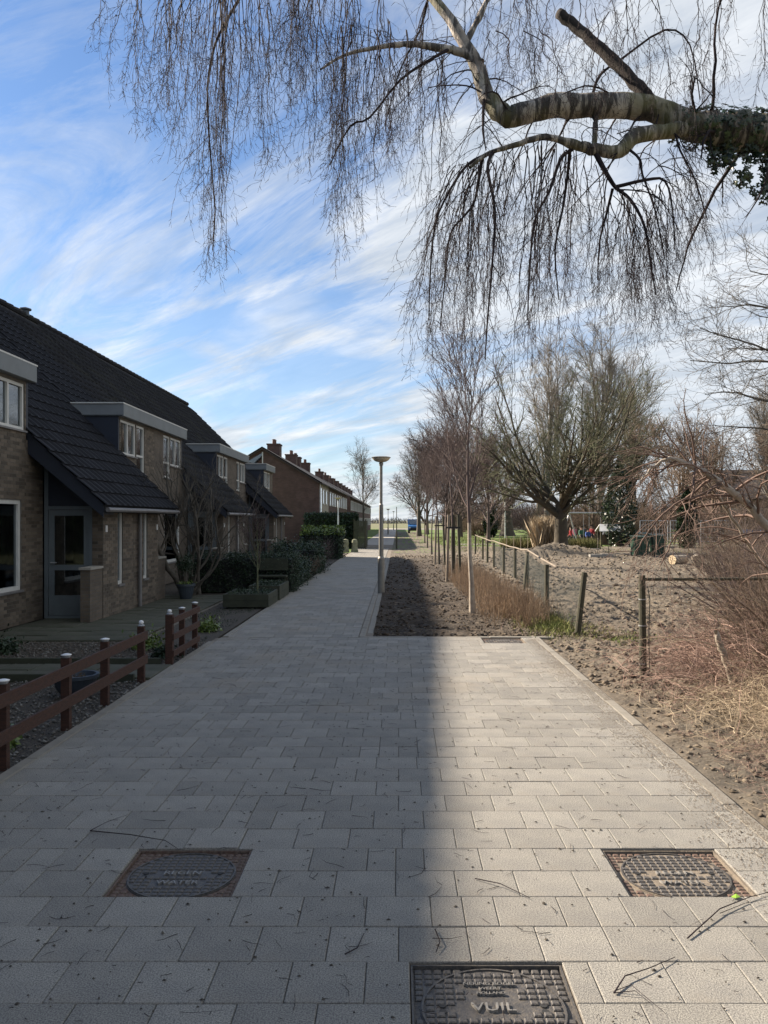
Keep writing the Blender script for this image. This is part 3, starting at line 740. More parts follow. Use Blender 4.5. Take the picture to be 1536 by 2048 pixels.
labels = [
 'dark roofed brick house with a wine red blind, cut off by the left edge',
 'brick house whose porch has a lit number plate beside the bare climber',
 'dark roofed house with a white dormer window right behind the bare climber',
 'terraced house whose long porch roof ends before the third dormer',
 'house with the third dormer, seen over the dark clipped hedge',
 'last house of the near terrace, with the smallest dormer']
hs = [(11.65, 1), (21.95, -1), (21.95, 1), (32.25, -1), (32.25, 1), (42.55, -1)]
for k, ((yb, s), lb) in enumerate(zip(hs, labels)): house(yb, s, lb, 2 if k < 2 else 1, k)
for yb, s, lb in ((11.65, -1, 'terraced house out of view at left, beside the garden fence'), (1.35, 1, 'terraced house left of the viewer with its porch roof'), (1.35, -1, 'terraced house behind the viewer on the left'), (-8.95, 1, 'farthest back terraced house behind the viewer')):
    house(yb, s, lb, 0, 9)
for i, (y, h_) in enumerate(((13.55, .26), (13.95, .34), (14.08, .18))):
    o = MB().lathe((-6.75, y, .62), [(.045, 0), (.075, h_*.35), (.03, h_*.75), (.045, h_)], 14).obj('vase', [M_plate, M_terra, M_curtain][i], loc=(-6.75, y, .62), smooth=True); tag(o, ['round white vase behind the glass at left edge', 'tall clay vase in the ground floor window', 'small pale vase nearest the window corner'][i], 'vase')
    MB().box(-6.9, -6.62, 12.7, 14.2, .58, .615).obj('window_board', M_white, [q for q in bpy.data.objects if q.get('label') == labels[0]][0]) if i == 0 else None
# end gable of the near terrace belongs to the last house
lasth = [o for o in bpy.data.objects if o.name.startswith('terraced_house') and o.get('label') == labels[5]][0]
MB().slab([(XR-5.3, 42.5, 0), (XM, 42.5, 0), (XM, 42.5, 3.3), (XR, 42.5, 7.6), (XR-5.3, 42.5, 2.2)], (0, -.15, 0)).obj('gable_wall', M_redbrick, lasth)

# ================================================================== FARTHER TERRACES
def row_house(y0, y1, label, wallm, chim, first, group):
    h = thing('row_house', label, 'house', (-5.4, (y0+y1)/2, 0), group)
    xr, zrd, xf, ze = -9.2, 6.7, -5.4, 4.45
    b = MB().box(-13, xf, y0, y1, 0, ze-.03); 
    if first: b.slab([(xf, y0-.002, ze-.03), (-13, y0-.002, ze-.03), (xr, y0-.002, zrd-.08)], (0, .2, 0))
    w = b.obj('wall', M_redbrick if first else wallm, h)
    if first:
        MB().box(xf, xf+.03, y0+.5, y1, 0, ze-.1).obj('facade', wallm, h)
        MB().tube([(xf+.08, y0+.2, 0), (xf+.08, y0+.2, ze)], .05, 8).obj('downpipe', M_white, h)
        MB().box(xf+.003, xf+.05, y0+.9, y0+1.7, .3, 4.0).obj('window', M_glass, h)
        tri = [(xr+.0, y0-.06, zrd-.35), (xr-1.1, y0-.06, zrd-1.0), (xr, y0-.06, zrd-1.1)]
        MB().slab(tri, (0, .05, 0)).obj('gable_window', M_glass, h); 
        MB().box(xr-.02, xr+.05, y0-.07, y0-.01, zrd-1.15, zrd-.3).obj('window_frame', M_white, h)
        vb = MB().slab([(xf+.25, y0-.2, ze-.28), (xr, y0-.2, zrd-.12), (xr, y0-.2, zrd+.02), (xf+.25, y0-.2, ze-.12)], (0, .18, 0)); vb.slab([(-13.2, y0-.2, ze-.28), (xr, y0-.2, zrd-.12), (xr, y0-.2, zrd+.02), (-13.2, y0-.2, ze-.12)], (0, .18, 0)); vb.obj('barge_board', M_roof2, h)
    r = MB(); ov = .2 if first else 0
    r.slab([(xf+.25, y0-ov, ze-.12), (xf+.25, y1, ze-.12), (xr, y1, zrd+.06), (xr, y0-ov, zrd+.06)], (0, 0, -.09))
    r.slab([(-13.2, y1, ze-.12), (-13.2, y0-ov, ze-.12), (xr, y0-ov, zrd+.06), (xr, y1, zrd+.06)], (0, 0, -.09))
    ro = r.obj('roof', M_roof2, h)
    c = MB(); yc = chim; c.box(xr-.45, xr+.45, yc-.6, yc+.6, zrd-.5, zrd+.62); c.box(xr-.5, xr+.5, yc-.65, yc+.65, zrd+.62, zrd+.72)
    cs = c.obj('chimney', M_redbrick, ro)
    for q in (-.3, .25): MB().lathe((xr, yc+q, zrd+.72), [(.12, 0), (.10, .3), (.14, .32), (.12, .34)], 8).obj('chimney_pot', M_terra, cs)
    for yy in np.arange(y0+1.2+(1.2 if first else 0), y1-1.2, 2.4):
        for z0, z1 in ((.9, 2.1), (2.9, 4.0)):
            f = MB(); x = xf+(.035 if first else .003)
            f.box(x, x+.05, yy, yy+1.3, z0, z0+.08); f.box(x, x+.05, yy, yy+1.3, z1-.08, z1); f.box(x, x+.05, yy, yy+.08, z0+.08, z1-.08); f.box(x, x+.05, yy+1.22, yy+1.3, z0+.08, z1-.08)
            wn = f.obj('window', M_white, h); MB().box(x, x+.02, yy+.08, yy+1.22, z0+.08, z1-.08).obj('pane', M_glass, wn)
    return h
ords = ['first', 'second', 'third', 'fourth', 'fifth', 'sixth', 'seventh', 'eighth', 'ninth']
for i in range(4):
    row_house(55.8+7.5*i, 55.8+7.5*(i+1)-.002, ['gable ended house with cream front and red brown side wall', 'red brown house with second chimney of the middle terrace', 'red brown house with third chimney, middle terrace', 'last red brown house of the middle terrace'][i], M_creambrick if i == 0 else M_redbrick, 61.2+i*9.7 if i < 2 else 55.8+7.5*i+3, i == 0, 'houses of the middle terrace')
for i in range(9):
    row_house(92+7.6*i, 92+7.6*(i+1)-.002, f'far red brown house, {ords[i]} in the most distant terrace', M_redbrick, 92+7.6*i+4, False, 'houses of the far terrace')

# ================================================================== LEFT GARDEN
# low wooden fence, two runs
def fence_post(par, y, h, w=.055, x=-2.90):
    return MB().box(x-w/2-.01, x+w/2+.01, y-w/2, y+w/2, -.05, h).obj('post', M_wood, par)
def cap(x, y, z, ball, label):
    t = thing('post_lamp', label, 'solar light', (x, y, z), 'small solar lights on the wooden fence posts')
    MB().lathe((x, y, z), [(.032, 0), (.038, .012), (.030, .02)], 12).obj('base', M_steel, t)
    if ball: MB().lathe((x, y, z+.02), [(.008, 0), (.022, .008), (.03, .024), (.022, .043), (.006, .05)], 12).obj('globe', M_plate, t, smooth=True)
    else: MB().lathe((x, y, z+.02), [(.045, 0), (.047, .006), (.02, .014), (.002, .016)], 12).obj('lens', M_plate, t, smooth=True)
f1 = thing('garden_fence', 'long red brown two rail fence beside the paving at left edge', 'fence', (-2.9, 7.2, 0), 'low wooden garden fence runs')
for i, y in enumerate((5.0, 6.05, 7.2, 8.15, 9.3)):
    fence_post(f1, y, .60)
    cap(-2.90, y, .60, i == 4, ['white post light at the very edge of the photo', 'flat white post light above the leftmost seen post', 'flat white light on the post before the bowl planter', 'flat white light on the second last post of the long fence', 'ball shaped light on the end post of the long fence'][i])
for z in (.50, .23):
    MB().box(-2.86, -2.838, 4.2, 9.34, z-.048, z+.048).obj('rail', M_wood, f1)
f2 = thing('garden_fence', 'short red brown three rail fence beyond the gateway gap', 'fence', (-2.9, 11, 0), 'low wooden garden fence runs')
for i, y in enumerate((10.45, 11.05, 11.75)):
    fence_post(f2, y, .60, .07 if i == 0 else .05)
    cap(-2.90, y, .60, i == 0, ['ball shaped light on the first post of the short fence', 'flat light on the middle post of the short fence', 'flat light on the far post of the short fence'][i])
for z in (.53, .32, .11): MB().box(-2.86, -2.838, 10.42, 11.80, z-.04, z+.04).obj('rail', M_wood, f2)
# mossy slabs: the walk to the door and the strip before the porch
terr = MB().box(-6.45, -2.84, 9.4, 10.35, -.09, -.03).obj('garden_walk', M_sand, kind='structure')
yard = MB().box(-6.47, -3.9, 12.3, 20.0, -.09, -.028).obj('front_yard', M_sand, kind='structure')
sm = {}
def slab_part(par, x0, x1, y0, y1, z=.004):
    V, Fs = tile_verts(x1-x0, y1-y0, .008, .03); k = (round(x1-x0, 3), round(y1-y0, 3))
    if k not in sm:
        me = bpy.data.meshes.new('garden_slab'); me.from_pydata(V, [], Fs); me.materials.append(M_slab); sm[k] = me
    o = link('garden_slab', sm[k], None, par); o.location = ((x0+x1)/2, (y0+y1)/2, z+rr.gauss(0, .004)); o.rotation_euler = (rr.gauss(0, .008), rr.gauss(0, .008), rr.gauss(0, .006))
for i in range(9):
    for j in range(2):
        if j == 0 and i in (3, 6): continue
        slab_part(terr, -6.42+i*.4, -6.42+(i+1)*.4-.01, 9.42+j*.45, 9.42+(j+1)*.45-.01)
for i in range(5):
    for j in range(15):
        slab_part(yard, -6.45+i*.5, -6.45+(i+1)*.5-.01, 12.35+j*.5, 12.35+(j+1)*.5-.01)
# bed edging, leaves and pebbles
MB().box(-6.2, -3.0, 9.10, 9.16, -.04, .05).obj('edging_board', M_plank, label='low dark board edging the leafy bed', category='x') if False else None
def edging(x0, x1, y, label):
    o = MB().box(x0, x1, y, y+.05, -.04, .055).obj('bed_edging', M_plank, loc=((x0+x1)/2, y, 0)); tag(o, label, 'edging', 'boards edging the garden beds')
edging(-6.3, -3.0, 10.40, 'dark board edging the bed behind the garden walk'); edging(-5.5, -3.0, 9.33, 'dark board edging the bed before the garden walk')
def litter(n, xr, yr, s0, s1, m, name, label, seed, z0=-.03):
    r = np.random.default_rng(seed); x = r.uniform(*xr, n); y = r.uniform(*yr, n); a = r.uniform(0, 6.28, n); s = r.uniform(s0, s1, n)
    q = np.array([[-1, 0, 0], [0, -.45, .12], [1, 0, 0], [0, .45, .12]])
    c, si = np.cos(a), np.sin(a); V = q[None]*s[:, None, None]; V[:, :, 2] *= r.normal(1, 1.2, (n, 1))
    V = np.stack([V[:, :, 0]*c[:, None]-V[:, :, 1]*si[:, None]+x[:, None], V[:, :, 0]*si[:, None]+V[:, :, 1]*c[:, None]+y[:, None], V[:, :, 2]+z0+r.uniform(.0, .03, n)[:, None]+.006], -1)
    o = big(name, V.reshape(-1, 3), np.array([[0, 1, 2, 3]])+4*np.arange(n)[:, None], m, kind='stuff', label=label)
M_leaflit = mat('leaf_litter', (.15, .12, .085), .9, (.07, .05, .035), 30, island=.5)
M_pebble = mat('garden_pebbles', (.20, .19, .17), .85, (.10, .10, .09), 30, island=.5)
litter(6500, (-6.3, -2.84), (3.0, 9.3), .008, .022, M_leaflit, 'leaf_litter', 'fallen leaves lying over the dark garden bed', 3)
litter(5000, (-6.3, -2.86), (10.45, 12.3), .01, .026, M_leaflit, 'leaf_litter', 'fallen leaves on the bed in front of the porch', 4)
def pebbles(n, xr, yr, seed):
    r = np.random.default_rng(seed); x = r.uniform(*xr, n); y = r.uniform(*yr, n); s = r.uniform(.008, .022, n)
    o = np.array([[1,0,0],[0,1,0],[-1,0,0],[0,-1,0],[0,0,.7],[0,0,-.7]], float)
    V = o[None]*(s[:, None, None]*(.7+.6*r.random((n, 6, 1))))+np.stack([x, y, -.03+s*.4], -1)[:, None]
    T = np.array([[0,1,4],[1,2,4],[2,3,4],[3,0,4],[1,0,5],[2,1,5],[3,2,5],[0,3,5]])
    big('garden_pebbles', V.reshape(-1, 3), (T[None]+6*np.arange(n)[:, None, None]).reshape(-1, 3), M_pebble, kind='stuff', label='small pebbles scattered in the garden beds')
pebbles(9000, (-6.3, -2.84), (4.0, 12.3), 6)
def grass(n, xr, yr, h0, h1, m, name, label, seed, zf=lambda x, y: -.03+0*x, mask=None, lean=.35, w=.004):
    r = np.random.default_rng(seed); x = r.uniform(*xr, n); y = r.uniform(*yr, n)
    if mask is not None: kp = mask(x, y, r); x, y = x[kp], y[kp]; n = len(x)
    h = r.uniform(h0, h1, n); a = r.uniform(0, 6.28, n); l = r.normal(0, lean, (n, 2))*h[:, None]; z = zf(x, y)
    c = np.stack([np.cos(a), np.sin(a)], -1)*w
    V = np.stack([np.stack([x-c[:, 0], y-c[:, 1], z], -1), np.stack([x+c[:, 0], y+c[:, 1], z], -1), np.stack([x+c[:, 0]*.7+l[:, 0]*.4, y+c[:, 1]*.7+l[:, 1]*.4, z+h*.6], -1), np.stack([x+l[:, 0], y+l[:, 1], z+h], -1)], 1)
    T = np.array([[0, 1, 2], [0, 2, 3]])
    return big(name, V.reshape(-1, 3), (T[None]+4*np.arange(n)[:, None, None]).reshape(-1, 3), m, kind='stuff', label=label)
def sh(x, y): return soil_h(x, y)-.005
gr1 = lambda x, y, r: np.exp(-((x-2.55-(y-13.5)*.05)/.33)**2-((y-14.3)/1.1)**2) > r.random(len(x))*.9
grass(16000, (1.9, 3.4), (12.2, 17), .03, .14, M_grass, 'grass_tuft', 'bright green grass at the foot of the fence corner', 11, sh, gr1)
gr2 = lambda x, y, r: (np.exp(-((x-3.15-(13.4-y)*.25)/.42)**2-((y-12.9)/1.3)**2) > r.random(len(x))*.9) & (fbm(x*3, y*3, 3, 4) > .42)
grass(16000, (2.4, 4.8), (11, 16), .02, .09, M_grass, 'grass_patch', 'low mossy grass in the mud behind the wire mesh', 12, sh, gr2)
grass(14000, (-6.4, -2.9), (12.2, 20), .01, .035, M_leafd, 'moss', 'moss and low weeds between the mossy garden slabs', 13, mask=lambda x, y, r: fbm(x*2, y*2, 3, 9) > .5)
grass(30000, (3, 30), (46, 90), .05, .16, M_grass, 'lawn_grass', 'grass of the park lawn behind the mud', 14, mask=lambda x, y, r: fbm(x*.2, y*.2, 3, 5) > .4, w=.012)
grass(9000, (3.2, 14), (14, 40), .02, .07, M_grass, 'weeds', 'small green weeds scattered over the mud', 15, sh, lambda x, y, r: fbm(x*.8, y*1.1, 3, 44) > .60, w=.006)
grass(2500, (.2, 3.0), (13, 40), .02, .06, M_grass, 'weeds', 'sparse weeds on the soil strip', 16, sh, lambda x, y, r: fbm(x*1.2, y*.6, 3, 46) > .60)
# leafy volumes
def leaves(rng, P, size, m=None, jit=.9):
    n = len(P); a = nrm(rng.normal(size=(n, 3))); b = nrm(np.cross(a, rng.normal(size=(n, 3)))); s = size*(.6+.8*rng.random(n))[:, None]
    return np.stack([P-a*s, P-b*s*.45, P+a*s, P+b*s*.45], 1).reshape(-1, 3), np.array([[0, 1, 2, 3]])+4*np.arange(n)[:, None]
def hedge(name, label, cat, x0, x1, y0, y1, z1, m, n, size, seed, rough=.05, top=None):
    r = np.random.default_rng(seed); t = thing(name, label, cat, ((x0+x1)/2, (y0+y1)/2, 0))
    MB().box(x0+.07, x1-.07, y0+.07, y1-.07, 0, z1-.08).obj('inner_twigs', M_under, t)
    ax, ay, az = y1-y0, x1-x0, z1; area = [ax*az, ax*az, ay*az, ay*az, (x1-x0)*(y1-y0)]; f = r.choice(5, n, p=np.array(area)/sum(area)); U = r.random((n, 3))
    P = np.stack([x0+(x1-x0)*U[:, 0], y0+(y1-y0)*U[:, 1], z1*U[:, 2]], -1)
    P[f == 0, 0] = x0; P[f == 1, 0] = x1; P[f == 2, 1] = y0; P[f == 3, 1] = y1; P[f == 4, 2] = z1
    P += r.normal(0, rough, P.shape)+(fbm(P[:, :1]*3+P[:, 2:]*2, P[:, 1:2]*3, 3, seed)-.5)*.12; P[:, 2] = np.maximum(P[:, 2], .01)
    V, Q = leaves(r, P, size); big('foliage', V, Q, m, t); return t
hedge('clipped_hedge', 'low dark clipped hedge behind the flower pot and planter boxes', 'hedge', -5.3, -2.62, 20.6, 21.5, .90, M_leafd, 22000, .022, 31)
hedge('clipped_hedge', 'tall dark hedge in front of the red brown gable wall', 'hedge', -6.0, -2.75, 53.2, 54.5, 2.15, M_leafd, 14000, .07, 32, .07)
t = hedge('laurel_hedge', 'laurel hedge with sunlit yellow green top leaves beside the path', 'hedge', -4.5, -2.75, 38.6, 40.4, 1.15, M_leafd, 9000, .05, 33, .07)
r = np.random.default_rng(34); P = np.stack([r.uniform(-4.6, -2.6, 1500), r.uniform(38.4, 40.6, 1500), 1.12+r.random(1500)**2*.42], -1)  # sunlight on the hedge top put into a paler leaf colour
V, Q = leaves(r, P, .07); big('top_leaves', V, Q, M_leafl, t, label='sunlit yellow green shoots on top')
hedge('garden_shrub', 'dark leafy shrub between the clipped hedge and laurel hedge', 'shrub', -4.2, -2.75, 27.5, 29.5, .85, M_leafd, 7000, .04, 35, .13)
hedge('garden_shrub', 'low dark shrub at the corner of the clipped hedge', 'shrub', -3.3, -2.75, 22.3, 25.6, .55, M_leafd, 6000, .03, 36, .09)
# brown leafless shrub in front of the laurel
def shrub(name, label, base, n, h, spread, m, seed, rad=.006, lv=2, N1=9, kids=9, cat='shrub', up=.05, group=None, wob=.12):
    r = np.random.default_rng(seed); t = thing(name, label, cat, base, group); a = r.uniform(0, 6.28, n); s = spread*np.sqrt(r.random(n))
    st = np.zeros((n, N1, 3)); b = np.array(base)+np.stack([np.cos(a)*s*.25, np.sin(a)*s*.25, np.zeros(n)], -1); st[:, 0] = b
    d = nrm(np.stack([np.cos(a)*s, np.sin(a)*s, np.full(n, h)], -1)); L = h*(.6+.5*r.random(n))/(N1-1)
    for k in range(1, N1): d = nrm(d+wob*r.normal(size=d.shape)+np.array([0, 0, up])); st[:, k] = st[:, k-1]+d*L[:, None]
    R = rad*(1-.75*np.linspace(0, 1, N1))[None]*(.7+.6*r.random(n))[:, None]
    big('stems', *tubes(st, R, 4), m, t)
    P1, R1 = grow(r, st, R, kids, .15, .95, h*.45, 38, 6, .16, up, .6); parts = [tubes(P1, R1, 3)]
    if lv > 1:
        P2, R2 = grow(r, P1, R1, 4, .1, 1, h*.2, 40, 4, .2, up, .6, minr=.0012); parts.append(tubes(P2, R2, 3))
    big('twigs', *join(parts), m, t); return t
shrub('leafless_shrub', 'brown leafless shrub before the laurel hedge at the path edge', (-3.0, 31.5, 0), 40, 1.1, .6, M_purple, 41, .012)
shrub('leafless_shrub', 'low brown twiggy shrub beside the dark garden shrub', (-2.95, 26.6, 0), 30, .7, .5, M_brown, 42, .009)
# potted plant, bowl planter
t = thing('potted_plant', 'small standard plant in a dark pot beside the porch corner', 'potted plant', (-4.87, 18.9, 0))
MB().lathe((-4.87, 18.9, -.02), [(.13, 0), (.19, .30), (.215, .31), (.215, .36), (.18, .36), (.17, .30), (.01, .30)], 20).obj('pot', M_pot, t, smooth=False)
MB().tube([(-4.87, 18.9, .26), (-4.86, 18.9, .5), (-4.88, 18.9, .7)], [.012, .01, .008], 6).obj('stem', M_bark, t)
r = np.random.default_rng(51); P = np.array([-4.87, 18.9, .78])+r.normal(size=(900, 3))*np.array([.10, .10, .11]); V, Q = leaves(r, P, .025); big('crown', V, Q, M_leafd, t)
P = np.array([-4.87, 18.9, .36])+r.normal(size=(160, 3))*np.array([.1, .1, .02]); V, Q = leaves(r, P, .022); big('low_leaves', V, Q, M_leafl, t)
t = thing('bowl_planter', 'wide blue grey bowl planter on the bed behind the fence', 'planter', (-3.35, 8.55, -.03))
MB().lathe((-3.35, 8.55, -.03), [(.12, 0), (.19, .10), (.22, .2), (.235, .2), (.235, .235), (.205, .235), (.19, .19), (.01, .18)], 24).obj('bowl', M_pot, t)
r = np.random.default_rng(52); P = np.array([-3.35, 8.55, .16])+r.normal(size=(150, 3))*np.array([.08, .08, .012]); V, Q = leaves(r, P, .02); big('dry_plants', V, Q, M_leaflit, t)
for i, (x, y, h_, lb) in enumerate(((-3.2, 4.9, .16, 'low green plant behind the fence at the left edge'), (-3.25, 6.6, .13, 'small rosette plant behind the second fence post'), (-4.1, 7.6, .2, 'leafy plant in the bed left of the bowl planter'), (-3.1, 10.9, .14, 'low plant behind the short fence'), (-3.6, 11.7, .2, 'leafy clump between short fence and mossy slabs'), (-4.9, 8.4, .22, 'dark clump in the bed under the ground floor window'), (-5.4, 11.3, .18, 'low clump near the porch slabs'), (-3.15, 13.6, .16, 'low plant at the corner of the mossy slabs'))):
    r = np.random.default_rng(400+i); n = 900; P = np.array([x, y, -.03])+np.abs(r.normal(size=(n, 3)))*np.array([0, 0, h_*.5])+r.normal(size=(n, 3))*np.array([h_*.5, h_*.5, .01]); V, Q = leaves(r, P, .028); o = big('garden_plant', V, Q, M_leafl if i % 3 == 1 else M_leafd, loc=(x, y, -.03)); tag(o, lb, 'plant')
# planter boxes of mossy boards
def planter(x0, x1, y0, y1, h, label):
    t = thing('planter_box', label, 'planter', ((x0+x1)/2, (y0+y1)/2, 0), 'mossy wooden planter boxes')
    nb = 2; bh = h/nb
    for j in range(nb):
        z0, z1 = j*bh+.003, (j+1)*bh-.003
        MB().box(x0, x1, y0, y0+.04, z0, z1).obj('board', M_plank, t); MB().box(x0, x1, y1-.04, y1, z0, z1).obj('board', M_plank, t)
        MB().box(x0, x0+.04, y0+.042, y1-.042, z0, z1).obj('board', M_plank, t); MB().box(x1-.04, x1, y0+.042, y1-.042, z0, z1).obj('board', M_plank, t)
    MB().box(x0+.042, x1-.042, y0+.042, y1-.042, 0, h-.05).obj('earth', M_bed, t)
    r = np.random.default_rng(int(y0*10)); n = 1600; P = np.stack([r.uniform(x0+.05, x1-.05, n), r.uniform(y0+.05, y1-.05, n), h-.04+.09*r.random(n)**2], -1); V, Q = leaves(r, P, .018); big('ground_plants', V, Q, M_leafd, t)
planter(-3.62, -2.68, 17.0, 18.3, .27, 'mossy planter box with low plants and the small bare tree')
planter(-3.35, -2.66, 18.45, 20.0, .33, 'narrower planter box behind the first, against the path')
# garden bench behind the planters
t = thing('garden_bench', 'dark garden bench standing in front of the clipped hedge', 'bench', (-3.0, 20.25, 0))
MB().box(-3.45, -2.75, 20.15, 20.5, .40, .44).obj('seat', M_plank, t); MB().box(-3.45, -2.75, 20.5, 20.53, .55, .85).obj('backrest', M_plank, t)
for x in (-3.42, -2.80):
    for y in (20.18, 20.47): MB().box(x, x+.045, y, y+.045, 0, .40).obj('leg', M_plank, t)

# ================================================================== TREES
def tree(name, label, base, H, R0, m_tr, m_tw, seed, lv, cat='tree', trunkN=9, trunk_h=None, lean=(0, 0), group=None, k=(8, 5, 4, 3, 3), forkN=0, wobt=.04):
    """lv: list of dict(n, t0, t1, L, ang, N, wob, up, rr, minr) per branching level"""
    r = np.random.default_rng(seed); th = trunk_h or H; t = thing(name, label, cat, base, group); b = np.array(base, float)
    tt = np.linspace(0, 1, trunkN); P = np.zeros((1, trunkN, 3)); w = np.cumsum(r.normal(0, wobt, (trunkN, 2)), 0)*th/trunkN
    P[0, :, 2] = tt*th; P[0, :, 0] = lean[0]*tt*th+w[:, 0]*tt; P[0, :, 1] = lean[1]*tt*th+w[:, 1]*tt; P += b
    tap = lv[0].get('trtip', .15)
    R = (R0*(1-(1-tap)*tt))[None]; R[0, 0] *= 1.35
    if trunkN > 4: R[0, 1] *= 1.08
    cur = (P, R); tr = [tubes(P, R, 10)]; tw = []
    if lv[0].get('split', 1) == 0:
        h_ = max(3, trunkN//2-1); tr = [tubes(P[:, :h_+1], R[:, :h_+1], 10)]; tw = [tubes(P[:, h_:], R[:, h_:], 8)]
    for i, q in enumerate(lv):
        q = dict(q); q.pop('trtip', None); nn = q.pop('N'); mm = q.pop('mat', None)
        c = grow(r, cur[0], cur[1], q['n'], q['t0'], q['t1'], q['L'], q['ang'], nn, q.get('wob', .1), q.get('up', .05), q.get('rr', .5), minr=q.get('minr', 0), tip=q.get('tip', .3), taper_len=q.get('tl', .5))
        (tr if i < lv[0].get('split', 1) or (i == 1 and len(lv) > 3) else tw).append(tubes(c[0], c[1], k[min(i+1, 4)]))
        if q.get('cont') and i == 0: pass
        cur = c
    V, Q = join(tr); big('trunk', V, Q, m_tr, t, smooth=True)
    if tw: V, Q = join(tw); big('crown', V, Q, m_tw, t)
    return t
# --- row of young street trees in the soil strip
YT = [dict(n=20, t0=.42, t1=.97, L=2.3, ang=24, N=10, wob=.05, up=.07, rr=.5, trtip=.10, minr=.009, tl=.55, split=0),
      dict(n=8, t0=.15, t1=.95, L=.95, ang=28, N=7, wob=.09, up=.05, rr=.55, minr=.0055),
      dict(n=6, t0=.1, t1=1, L=.42, ang=30, N=5, wob=.14, up=.04, rr=.6, minr=.0035)]
yt_spots = [((1.44, 16.05, 0), 1.0, 'nearest young tree with pale leaning trunk beside the brown hedge', 'n'),
            ((1.62, 24.7, 0), 1.0, 'second young tree tied between dark wooden stakes', 's'),
            ((1.65, 33.5, 0), 1.02, 'third young tree, held by one pale slanting stake', 's'),
            ((1.75, 43.5, 0), 1.1, 'fourth young tree of the row by the path', ''), ((1.9, 54, 0), 1.2, 'fifth young tree of the row, small and far', ''), ((2.1, 66, 0), 1.3, 'farthest young tree of the row beside the path', '')]
for i, (b, sc, lb, f) in enumerate(yt_spots):
    z = float(soil_h(np.array([b[0]]), np.array([b[1]]))[0])-.03; b = (b[0], b[1], z)
    tree('young_tree', lb, b, 5.0, .052 if i == 0 else .045, M_pale if i == 0 else M_bark, M_purple, 60+i, [dict(q, L=q['L']*sc) for q in YT], trunk_h=4.7*sc, lean=(-.03 if i == 0 else 0, 0), group='young trees in the soil strip', wobt=.10)
    if f == 's':
        for j, (dx, ln) in enumerate(((-.17, .03), (.20, -.05), (.04, .0))):
            if i == 2 and j == 2: continue
            x0, x1 = b[0]+dx*1.1, b[0]+dx*.75; y = b[1]-.22+.2*(j == 2)
            o = MB().tube([(x0, y, z-.05), (x1, y, 1.95)], [.045, .042], 8).obj('tree_stake', M_post if j != 0 else M_rail, loc=(x0, y, z)); tag(o, [['pale stake left of the second young tree', 'dark stake right of the second young tree', 'dark stake behind the second young tree'], ['pale slanting stake at the third young tree', 'dark stake right of the third young tree', '']][i-1][j], 'stake', 'stakes tied to young trees')
        o = MB().box(b[0]-.2, b[0]+.22, b[1]-.26, b[1]-.25, 1.55, 1.60).obj('tree_tie', M_black, loc=b); tag(o, ['black strap tying the second young tree to its stakes', 'black strap tying the third young tree to its stakes'][i-1], 'strap')
# --- big arching tree on the mud
BT = [dict(n=19, t0=.66, t1=1.0, L=6.5, ang=50, N=14, wob=.07, up=.05, rr=.44, trtip=.75, tl=-.05, minr=.05, tip=.15),
      dict(n=12, t0=.15, t1=.97, L=3.2, ang=42, N=9, wob=.12, up=.05, rr=.55, minr=.022, tl=.45),
      dict(n=7, t0=.12, t1=1, L=1.4, ang=40, N=6, wob=.14, up=.04, rr=.55, minr=.012),
      dict(n=3, t0=.2, t1=1, L=.6, ang=40, N=4, wob=.15, up=.03, rr=.7, minr=.008)]
tree('broad_tree', 'broad bare tree with green tinged arching branches on the mud', (9.0, 45.7, 0), 10.2, .40, mat('mossy_trunk_bark', (.085, .07, .045), .95, (.045, .038, .028), 3, 1, 20), M_greenbark, 71, BT, trunk_h=2.8, wobt=.02)
# --- tree beside the far end of the path
FT = [dict(n=9, t0=.30, t1=1, L=7.5, ang=32, N=11, wob=.06, up=.07, rr=.55, trtip=.35, minr=.05, tl=.3), dict(n=9, t0=.15, t1=.95, L=3.2, ang=34, N=8, wob=.1, up=.03, rr=.55, minr=.025),
      dict(n=8, t0=.1, t1=1, L=1.5, ang=36, N=5, wob=.12, up=.02, rr=.6, minr=.013), dict(n=4, t0=.2, t1=1, L=.8, ang=36, N=4, wob=.14, up=.0, rr=.6, minr=.010)]
tree('path_side_tree', 'bare spreading tree standing alone beside the far end of the path', (2.3, 93, 0), 9, .28, M_bark, M_bark, 72, FT, trunk_h=5.2)
tree('garden_tree', 'thin bare tree rising behind the middle terrace', (-5.0, 118, 0), 9, .16, M_bark, M_bark, 73, [dict(q, L=q['L']*.75) for q in FT], trunk_h=8)
# --- background trees, three kinds shared
DK = [dict(n=13, t0=.12, t1=1, L=5.6, ang=36, N=9, wob=.09, up=.08, rr=.5, trtip=.3, minr=.05, tl=.3), dict(n=8, t0=.1, t1=1, L=2.7, ang=38, N=7, wob=.12, up=.05, rr=.55, minr=.035),
      dict(n=9, t0=.1, t1=1, L=1.35, ang=38, N=5, wob=.15, up=.02, rr=.6, minr=.018), dict(n=3, t0=.2, t1=1, L=.7, ang=38, N=3, wob=.15, up=.0, rr=.7, minr=.014)]
TL = [dict(n=18, t0=.2, t1=1, L=8.5, ang=25, N=11, wob=.05, up=.10, rr=.5, trtip=.3, minr=.06, tl=.3), dict(n=10, t0=.15, t1=1, L=3.4, ang=27, N=8, wob=.09, up=.07, rr=.55, minr=.03),
      dict(n=8, t0=.1, t1=1, L=1.6, ang=30, N=5, wob=.12, up=.05, rr=.6, minr=.02), dict(n=3, t0=.2, t1=1, L=.8, ang=34, N=3, wob=.14, up=.03, rr=.7, minr=.014)]
brn = tree('park_tree', 'brown bushy bare tree behind the young trees, right of the path', (4.3, 74, -.1), 9, .2, M_purple, M_purple, 81, DK, trunk_h=6.5, group='trees of the park behind the mud')
